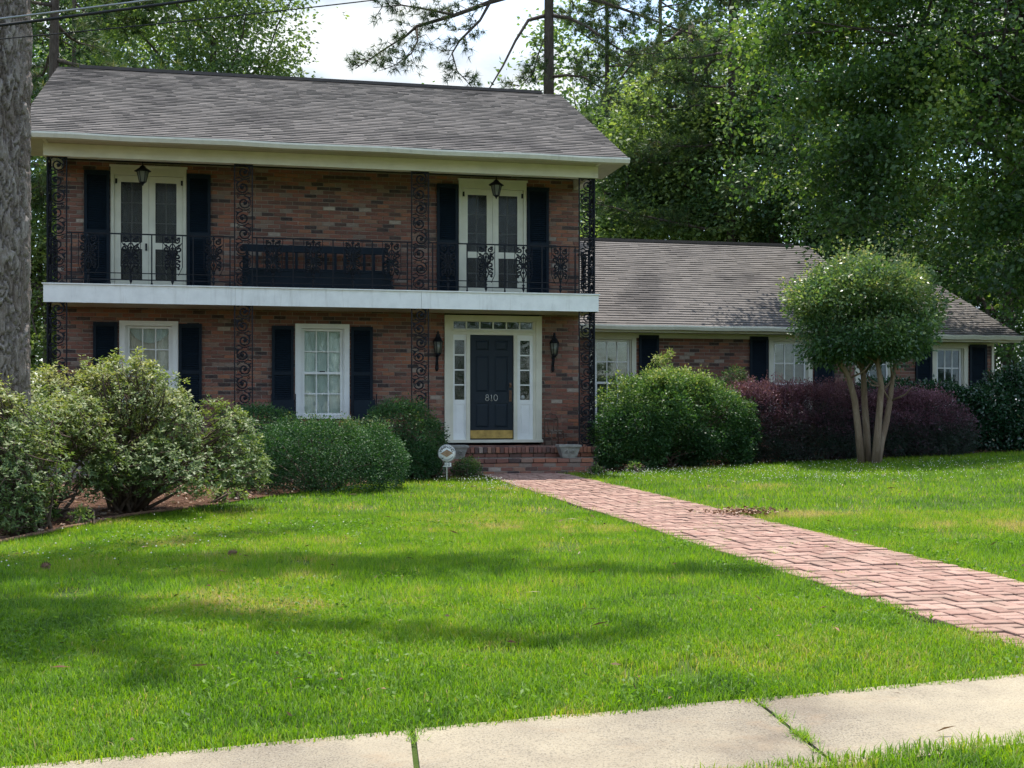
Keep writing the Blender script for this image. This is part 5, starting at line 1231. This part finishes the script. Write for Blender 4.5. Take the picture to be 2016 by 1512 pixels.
shrub('purple_shrub', 'purple leaved shrub on the far side of the crape myrtle', (8.1, 25.5), [(7.4, 25.4, .98, .95, .75, .76), (8.4, 25.55, .92, 1.0, .75, .70), (8.9, 25.7, .80, .7, .6, .55), (7.9, 25.3, .72, 1.2, .7, .6)], 'purple', 333, 11000, 7, .04, .040, .5, 2.6, .62, .16, gap=.30, gfreq=2.6, amp=.28, stems=22, shoots=420, group='purple hedge', rndf=lambda h: .05 + .72 * np.clip((h - .25) / .75, 0, 1))
shrub('glossy_evergreen', 'glossy dark evergreen behind the purple shrub under the end window', (8.6, 26.6), [(8.0, 26.7, 1.2, 1.0, .6, .85), (9.1, 26.7, 1.15, 1.0, .6, .85)], 'gloss', 341, 4200, 6, .05, .075, .5, 2.5, .75, .12, stems=16, group='glossy evergreens', rndf=lambda h: .3 + .4 * h)
shrub('glossy_evergreen', 'tall glossy evergreen beyond the end of the wing', (10.6, 26.6), [(10.5, 26.5, 1.15, 1.0, .8, .95), (11.3, 26.4, 1.4, 1.0, .8, 1.0), (9.9, 26.5, .95, .8, .6, .62)], 'gloss', 343, 5200, 6, .05, .08, .5, 2.4, .72, .15, stems=18, shoots=80, group='glossy evergreens', rndf=lambda h: .3 + .45 * h)
# small weeds at the bed edge
for i, (x, y, D, lab) in enumerate([(240, 960, 15.4, 'small weed under the stems of the largest azalea'), (430, 993, 16.6, 'small weed in the straw just before the clipped hedge corner'), (160, 1035, 13.6, 'small weed by the wooden edging of the straw bed'),
        (470, 985, 17.0, 'pale weed sprig at the lawn edge by the clipped hedge'), (95, 985, 14.0, 'small weed in the straw beside the pine trunk'), (1250, 930, 22.7, 'small weed at the foot of the abelia facing the lawn'), (1175, 925, 22.4, 'small weed between the steps and the abelia')]):
    p = at(x, y, D); shrub('weed', lab, (p.x, D), [(p.x, D, gz(p.x, D) + .10, .10, .10, .08)], 'abelia', 360 + i, 40, 6, .025, .05, .55, 2, .3, .3, stems=5, cat='plant', group='weeds in the beds', rndf=lambda h: .6 + .2 * h)

# ---- crape myrtle on the lawn: four smooth trunks, clipped round head
cb = (6.76, 23.55, gz(6.76, 23.55)); cm = empty('crape_myrtle_tree', cb); tag(cm, 'round headed crape myrtle with four bare tan trunks on the lawn', 'tree')
def rel(p): return Vector(p) - Vector(cb)
S = [[(1696, 915), (1690, 850), (1683, 790), (1672, 745), (1655, 715), (1640, 680), (1625, 640)], [(1708, 915), (1706, 850), (1702, 790), (1700, 740), (1690, 690), (1690, 640), (1700, 590)],
     [(1722, 915), (1728, 850), (1732, 800), (1735, 760), (1728, 715), (1738, 670), (1745, 620)], [(1728, 912), (1735, 870), (1745, 830), (1752, 790), (1757, 745), (1765, 700), (1790, 650)]]
for i, st_ in enumerate(S):
    m = MB(); D0 = 23.5 + (.10, .22, -.02, .12)[i]; pts = [at(x, y, D0 + .04 * k * (1 if i % 2 else -1)) for k, (x, y) in enumerate(st_)]
    pts[0].z = gz(pts[0].x, pts[0].y) - .03
    m.tube([rel(p) for p in pts], [.075, .066, .060, .055, .042, .030, .015], 10); e = pts[4]
    for q in range(7):
        a = rdir(np.random.default_rng(i * 20 + q), 1, .8)[0]; m.tube([rel(pts[3 + q % 3]), rel(pts[3 + q % 3]) + Vector(a) * .35, rel(pts[3 + q % 3]) + Vector(a) * .5 + Vector((0, 0, .1))], [.024, .016, .005], 5)
    m.build('trunk', M['crapebark'], cm)
r = np.random.default_rng(401)
blobs_c = [(6.72, 23.6, 3.30, 1.22, 1.15, .86), (6.15, 23.5, 2.92, .68, .75, .52), (7.25, 23.6, 2.95, .70, .75, .55), (6.6, 23.5, 3.65, .80, .8, .52), (6.7, 23.5, 2.75, .95, .9, .38)]
PP, DD = [], []
for i, b in enumerate(blobs_c):
    a, d = shell(r, (3300, 1000, 1050, 1300, 1000)[i], b[:3], b[3:6], 2.1, .6, .38, 9 + i); PP.append(a); DD.append(d)
P = np.concatenate(PP); Dr = np.concatenate(DD)
gn = fbm(P[:, 0] * 3.2 + P[:, 1] * 2, P[:, 2] * 3.6 + P[:, 1] * 1.4, 19); P = P + Dr * ((gn - .45) * .62)[:, None]; P[:, 2] -= .10; P, Dr = P[gn > .47], Dr[gn > .47]
i = r.choice(np.where(P[:, 2] > 3.1)[0], 420); l = r.uniform(.05, .28, 420)
for q in (.35, .7, 1.0): P = np.concatenate([P, P[i] + Dr[i] * (l * q)[:, None] + np.stack([np.zeros(420), np.zeros(420), l * q * .7], 1)]); Dr = np.concatenate([Dr, unit(Dr[i] + np.array([0, 0, 1.]))])
V, F, C = clusters(r, P, Dr, 7, .055, .074, .55, .8, .6, .8)
h = np.repeat((P[:, 2] - 2.5) / 2.0, 7); rnd = np.clip(.28 + .52 * h + (np.repeat(fbm(P[:, 0] * 3, P[:, 2] * 3, 7), 7) - .5) * .6 + r.normal(size=len(F)) * .14, 0, 1)  # lighter upwards: new growth, plus the lit top put into leaf colour
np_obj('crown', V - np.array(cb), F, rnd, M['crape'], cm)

# ================================================================== EDGING, LITTER, GRASS, CLOVER
m = MB(); ep = [(-9.5, 8.4), (-6.6, 9.9), (-4.9, 11.75), (-4.55, 14.3), (-3.9, 16.0)]
pts = []
for (x0, y0), (x1, y1) in zip(ep, ep[1:]):
    for q in np.linspace(0, 1, 9)[:-1]: x, y = x0 + (x1 - x0) * q, y0 + (y1 - y0) * q; pts.append((x, y, gz(x, y) + .035 + rd.uniform(-.008, .008)))
m.tube(pts, .022, 5); tag(m.build('garden_edging', M['edging']), 'thin weathered wooden edging between straw bed and lawn', 'edging')
r = np.random.default_rng(77)
def litter(n, box, poly, seed):
    r = np.random.default_rng(seed); X = r.uniform(box[0], box[1], n); Y = r.uniform(box[2], box[3], n); k = inside(poly, X, Y); X, Y = X[k], Y[k]; n = len(X)
    a = r.random(n) * 6.283; d = np.stack([np.cos(a), np.sin(a), r.normal(size=n) * .22], 1); c = np.stack([X, Y, gzn(X, Y) + .030 + r.random(n) * .03], 1)
    big = r.random(n) < .16; ln = np.where(big, r.uniform(.05, .09, n), r.uniform(.10, .22, n)); wd = np.where(big, ln * .5, .006)
    V, F = leaf_geo(c, d, rdir(r, n, 2.0), ln, wd); return V, F, np.clip(np.where(big, r.uniform(.5, 1.1, n), r.uniform(0, .75, n)), 0, 1)
V, F, q = litter(26000, (-8, 0, 9, 22.5), BED_L, 1); tag(np_obj('pine_straw', V, F, q, M['straw']), 'loose brown pine straw and dead leaves under the azaleas', 'pine straw', kind='stuff')
V, F, q = litter(9000, (1, 12, 22.5, 27), BED_R, 2); tag(np_obj('pine_straw', V, F, q, M['straw']), 'loose straw and leaves at the foot of the purple hedge', 'pine straw', kind='stuff')
def lawn_mask(X, Y, m=0.0):
    s, t = hs(X, Y)
    onpath = (s > PS0 + m) & (s < PS1 - m) & (t < -1.70) & (t > -19.5) & ~((Y < 5) & in_walk(X, Y, 9) & False)
    n = Vector((-SD.y, SD.x, 0)); side = (X - SB.x) * n.x + (Y - SB.y) * n.y
    onpath &= side > -.05
    ok = ~onpath & ~in_walk(X, Y, -m) & ~inside(BED_L, X, Y) & ~inside(BED_R, X, Y)
    ok &= ~((t > -1.2) & (s > -8.3) & (s < 13)) & ~((s > -1.22) & (s < 1.62) & (t > -1.75) & (t < 0))
    return ok
def grass(n, d0, d1, hgt, wd, tri, seed, power=0.0):
    r = np.random.default_rng(seed); u = r.random(n); D = np.sqrt(d0 ** 2 + (d1 ** 2 - d0 ** 2) * u) if not power else d0 * (d1 / d0) ** u
    X = D * r.uniform(-.62, .70, n); Y = D
    m = 0.03 * (fbm(X * 6, Y * 6, 12) - .2); ok = lawn_mask(X, Y, .0) | (lawn_mask(X, Y, .09) & (r.random(n) < .6))
    bare = fbm(X * .9 + 3, Y * .9, 21); thin = fbm(X * 2.2, Y * 2.2, 33)
    ok &= ~((thin > .70) & (r.random(n) < .75)); X, Y, bare, thin = X[ok], Y[ok], bare[ok], thin[ok]; n = len(X)
    tall = .7 + .6 * fbm(X * 1.6, Y * 1.6, 44) + .5 * (fbm(X * .5 + 9, Y * .5, 46) - .5); h = hgt * tall * r.uniform(.55, 1.35, n); a = r.random(n) * 6.283
    lean = r.uniform(.15, 1.0, n) * h; dx, dy = np.cos(a), np.sin(a); z = gzn(X, Y) + .002
    w = wd * r.uniform(.6, 1.3, n); px, py = -dy * w, dx * w
    tone = np.clip(.50 + 1.1 * (fbm(X * .55, Y * .75, 51) - .5) + .7 * (fbm(X * 3, Y * 3, 52) - .5) + r.normal(size=n) * .17 + np.where(r.random(n) < .02, .45, 0) + np.where(thin > .66, .15, 0) + np.where(bare > .70, .30, 0), 0, 1)
    b0 = np.stack([X - px, Y - py, z], 1); b1 = np.stack([X + px, Y + py, z], 1); tip = np.stack([X + dx * lean, Y + dy * lean, z + h * r.uniform(.75, 1, n)], 1)
    if tri: return np.stack([b0, b1, tip], 1).reshape(-1, 3), np.arange(n * 3).reshape(-1, 3), tone
    mx_, my_, mz_ = X + dx * lean * .32, Y + dy * lean * .32, z + h * .62
    m0 = np.stack([mx_ - px * .8, my_ - py * .8, mz_], 1); m1 = np.stack([mx_ + px * .8, my_ + py * .8, mz_], 1)
    V = np.stack([b0, b1, m0, m1, tip], 1).reshape(-1, 3); i = np.arange(n)[:, None] * 5
    F = np.concatenate([i + np.array([[0, 1, 3]]), i + np.array([[0, 3, 2]]), i + np.array([[2, 3, 4]])], 1).reshape(-1, 3)
    return V, F, np.repeat(tone, 3)
parts = [grass(290000, 4.2, 8.5, .050, .0026, False, 1), grass(390000, 8.5, 15, .052, .0036, True, 2), grass(280000, 15, 28, .060, .0060, True, 3)]
V = []; F = []; q = []; o_ = 0
for a, b, c in parts: V.append(a); F.append(b + o_); q.append(c); o_ += len(a)
tag(np_obj('lawn_grass', np.concatenate(V), np.concatenate(F), np.concatenate(q), M['grass']), 'bright green mown lawn grass on both sides of the brick path', 'grass', kind='stuff')
# tufts in the joints of path and sidewalk
def tufts(spots, seed, label, spread, hgt):
    r = np.random.default_rng(seed); Vs, Fs, qs, o_ = [], [], [], 0
    for x, y, k in spots:
        n = k; X = x + r.normal(size=n) * spread; Y = y + r.normal(size=n) * spread; a = r.random(n) * 6.28; h = hgt * r.uniform(.5, 1.3, n); w = .0028; z = gzn(X, Y) + .01
        px, py = -np.sin(a) * w, np.cos(a) * w
        Vs.append(np.stack([np.stack([X - px, Y - py, z], 1), np.stack([X + px, Y + py, z], 1), np.stack([X + np.cos(a) * h * .9, Y + np.sin(a) * h * .9, z + h * .7], 1)], 1).reshape(-1, 3)); Fs.append(np.arange(n * 3).reshape(-1, 3) + o_); qs.append(r.uniform(.2, .9, n)); o_ += n * 3
    tag(np_obj('joint_weed', np.concatenate(Vs), np.concatenate(Fs), np.concatenate(qs), M['grass']), label, 'grass', kind='stuff')
sp = []
for k in range(46):
    p = hw(PS0 + rd.choice([.2, .43, .66, .89, 1.12, 1.35]) + rd.uniform(-.02, .02), rd.uniform(-16.5, -8)); sp.append((p.x, p.y, rd.randint(6, 18)))
tufts(sp, 5, 'small grass tufts growing in the brick path joints', .022, .045)
sp = [(SB.x + JD.x * q, SB.y + JD.y * q, k) for q, k in ((.08, 10), (.16, 22), (.36, 30), (.42, 20), (.62, 60), (.68, 50), (.74, 30), (.88, 20))] + [(SB.x - SD.x * 1.62 + JD.x * q, SB.y - SD.y * 1.62 + JD.y * q, 14) for q in (.05, .12, .2)]
tufts(sp, 6, 'weeds growing in the sidewalk joints', .020, .05)
# clover heads
r = np.random.default_rng(88); cl = []
for (x, y, sx, sy, n) in [(0.1, 19.6, .7, 1.1, 230), (-.3, 20.6, .5, .4, 120), (2.3, 21.6, .7, .6, 240), (4.4, 22.2, 1.2, .8, 220), (5.2, 19.6, 1.3, .55, 280), (7.2, 20.8, 1.4, .9, 160), (-4.3, 10.2, .45, .35, 46), (-3.2, 11.6, .8, .6, 30), (-3.0, 13.5, .8, 1.2, 30), (7.8, 22.3, 1.3, .6, 110)]:
    cl.append(np.stack([x + r.normal(size=n) * sx, y + r.normal(size=n) * sy], 1))
cl = np.concatenate(cl); cl = cl[lawn_mask(cl[:, 0], cl[:, 1])]
bv = np.array([(1, 0, 0), (0, 1, 0), (-1, 0, 0), (0, -1, 0), (0, 0, .8), (0, 0, -.8)]); bf = np.array([(0, 1, 4), (1, 2, 4), (2, 3, 4), (3, 0, 4), (1, 0, 5), (2, 1, 5), (3, 2, 5), (0, 3, 5)])
n = len(cl); hz = gzn(cl[:, 0], cl[:, 1]) + r.uniform(.06, .11, n); V = (np.stack([cl[:, 0], cl[:, 1], hz], 1)[:, None, :] + bv[None] * r.uniform(.005, .010, n)[:, None, None]).reshape(-1, 3)
F = (np.arange(n)[:, None, None] * 6 + bf[None]).reshape(-1, 3)
tag(np_obj('clover_bloom', V, F, np.full(len(F), .5), M['clover']), 'small white clover heads scattered through the lawn', 'clover', kind='stuff')
# a patch of grey dead leaves beside the path
r = np.random.default_rng(99); n = 420; X = 2.72 + r.normal(size=n) * .20; Y = 14.6 + r.normal(size=n) * .16; a = r.random(n) * 6.28
V, F = leaf_geo(np.stack([X, Y, gzn(X, Y) + .05 + r.random(n) * .03], 1), np.stack([np.cos(a), np.sin(a), r.normal(size=n) * .3], 1), rdir(r, n, 1.2), r.uniform(.03, .06, n), r.uniform(.02, .04, n))
tag(np_obj('leaf_litter', V, F, r.uniform(.2, 1, n), M['straw']), 'small patch of grey dead leaves at the path edge', 'dead leaves', kind='stuff')

# ---- pine cones and fallen leaves on the lawn
def pine_cone(x, y, label, a):
    o = empty('pine_cone', (x, y, gz(x, y) + .045), a); tag(o, label, 'pine cone', 'pine cones on the lawn'); o.scale = (.75, .75, .75)
    m = MB(); m.lathe([(.006, -.055), (.026, -.035), (.033, -.005), (.026, .03), (.010, .055)], 10); c = m.build('core', M['edging'], o); c.rotation_euler = (R(82), 0, .4)
    sc_ = MB()
    for k in range(46):
        w = k * 2.4; z = -.05 + .1 * k / 45; rr = .030 * math.sqrt(max(.1, 1 - (z / .062) ** 2)) + .004
        p = Vector((rr * math.cos(w), rr * math.sin(w), z)); t_ = Vector((-math.sin(w), math.cos(w), 0)) * .008; q = Vector((math.cos(w), math.sin(w), .6)).normalized() * .016
        sc_.add([p - t_, p + t_, p + q + t_ * .7, p + q - t_ * .7], [(0, 1, 2, 3)])
    d = sc_.build('scales', M['edging'], o); d.rotation_euler = (R(82), 0, .4); tag(d, kind='stuff')
for x, y, lab, a in ((-3.77, 10.05, 'brown pine cone on the lawn beside the clover patch', .5), (-2.45, 10.9, 'brown pine cone lying alone on the open lawn', 1.6)): pine_cone(x, y, lab, a)
r = np.random.default_rng(123); n = 900; D = np.sqrt(r.uniform(4.6 ** 2, 22 ** 2, n)); X = D * r.uniform(-.48, .48, n); k = lawn_mask(X, D) | (r.random(n) < .12); X, D = X[k], D[k]; n = len(X); a = r.random(n) * 6.28
V, F = leaf_geo(np.stack([X, D, gzn(X, D) + .03 + r.random(n) * .025], 1), np.stack([np.cos(a), np.sin(a), r.normal(size=n) * .25], 1), rdir(r, n, 1.5), np.where(r.random(n) < .6, r.uniform(.02, .045, n), r.uniform(.06, .14, n)), np.where(r.random(n) < .6, .016, .005))
tag(np_obj('fallen_leaves', V, F, r.uniform(.1, 1, n), M['straw']), 'dead leaves and pine needles scattered over the lawn', 'dead leaves', kind='stuff')
# broad leaved weeds mixed into the grass
r = np.random.default_rng(321); n = 30000; D = np.sqrt(r.uniform(4.6 ** 2, 14 ** 2, n)); X = D * r.uniform(-.48, .48, n)
k = lawn_mask(X, D) & (fbm(X * 1.1 + 40, D * 1.1, 71) > .57); X, D = X[k], D[k]; n = len(X); a = r.random(n) * 6.28
V, F = leaf_geo(np.stack([X, D, gzn(X, D) + .018 + r.random(n) * .03], 1), np.stack([np.cos(a), np.sin(a), r.uniform(.1, .7, n)], 1), rdir(r, n, 1.5), r.uniform(.02, .045, n), r.uniform(.010, .022, n))
tag(np_obj('lawn_weeds', V, F, np.clip(r.normal(.30, .16, n), 0, 1), M['grass']), 'low broad leaved weeds mixed through the near lawn', 'weeds', kind='stuff')
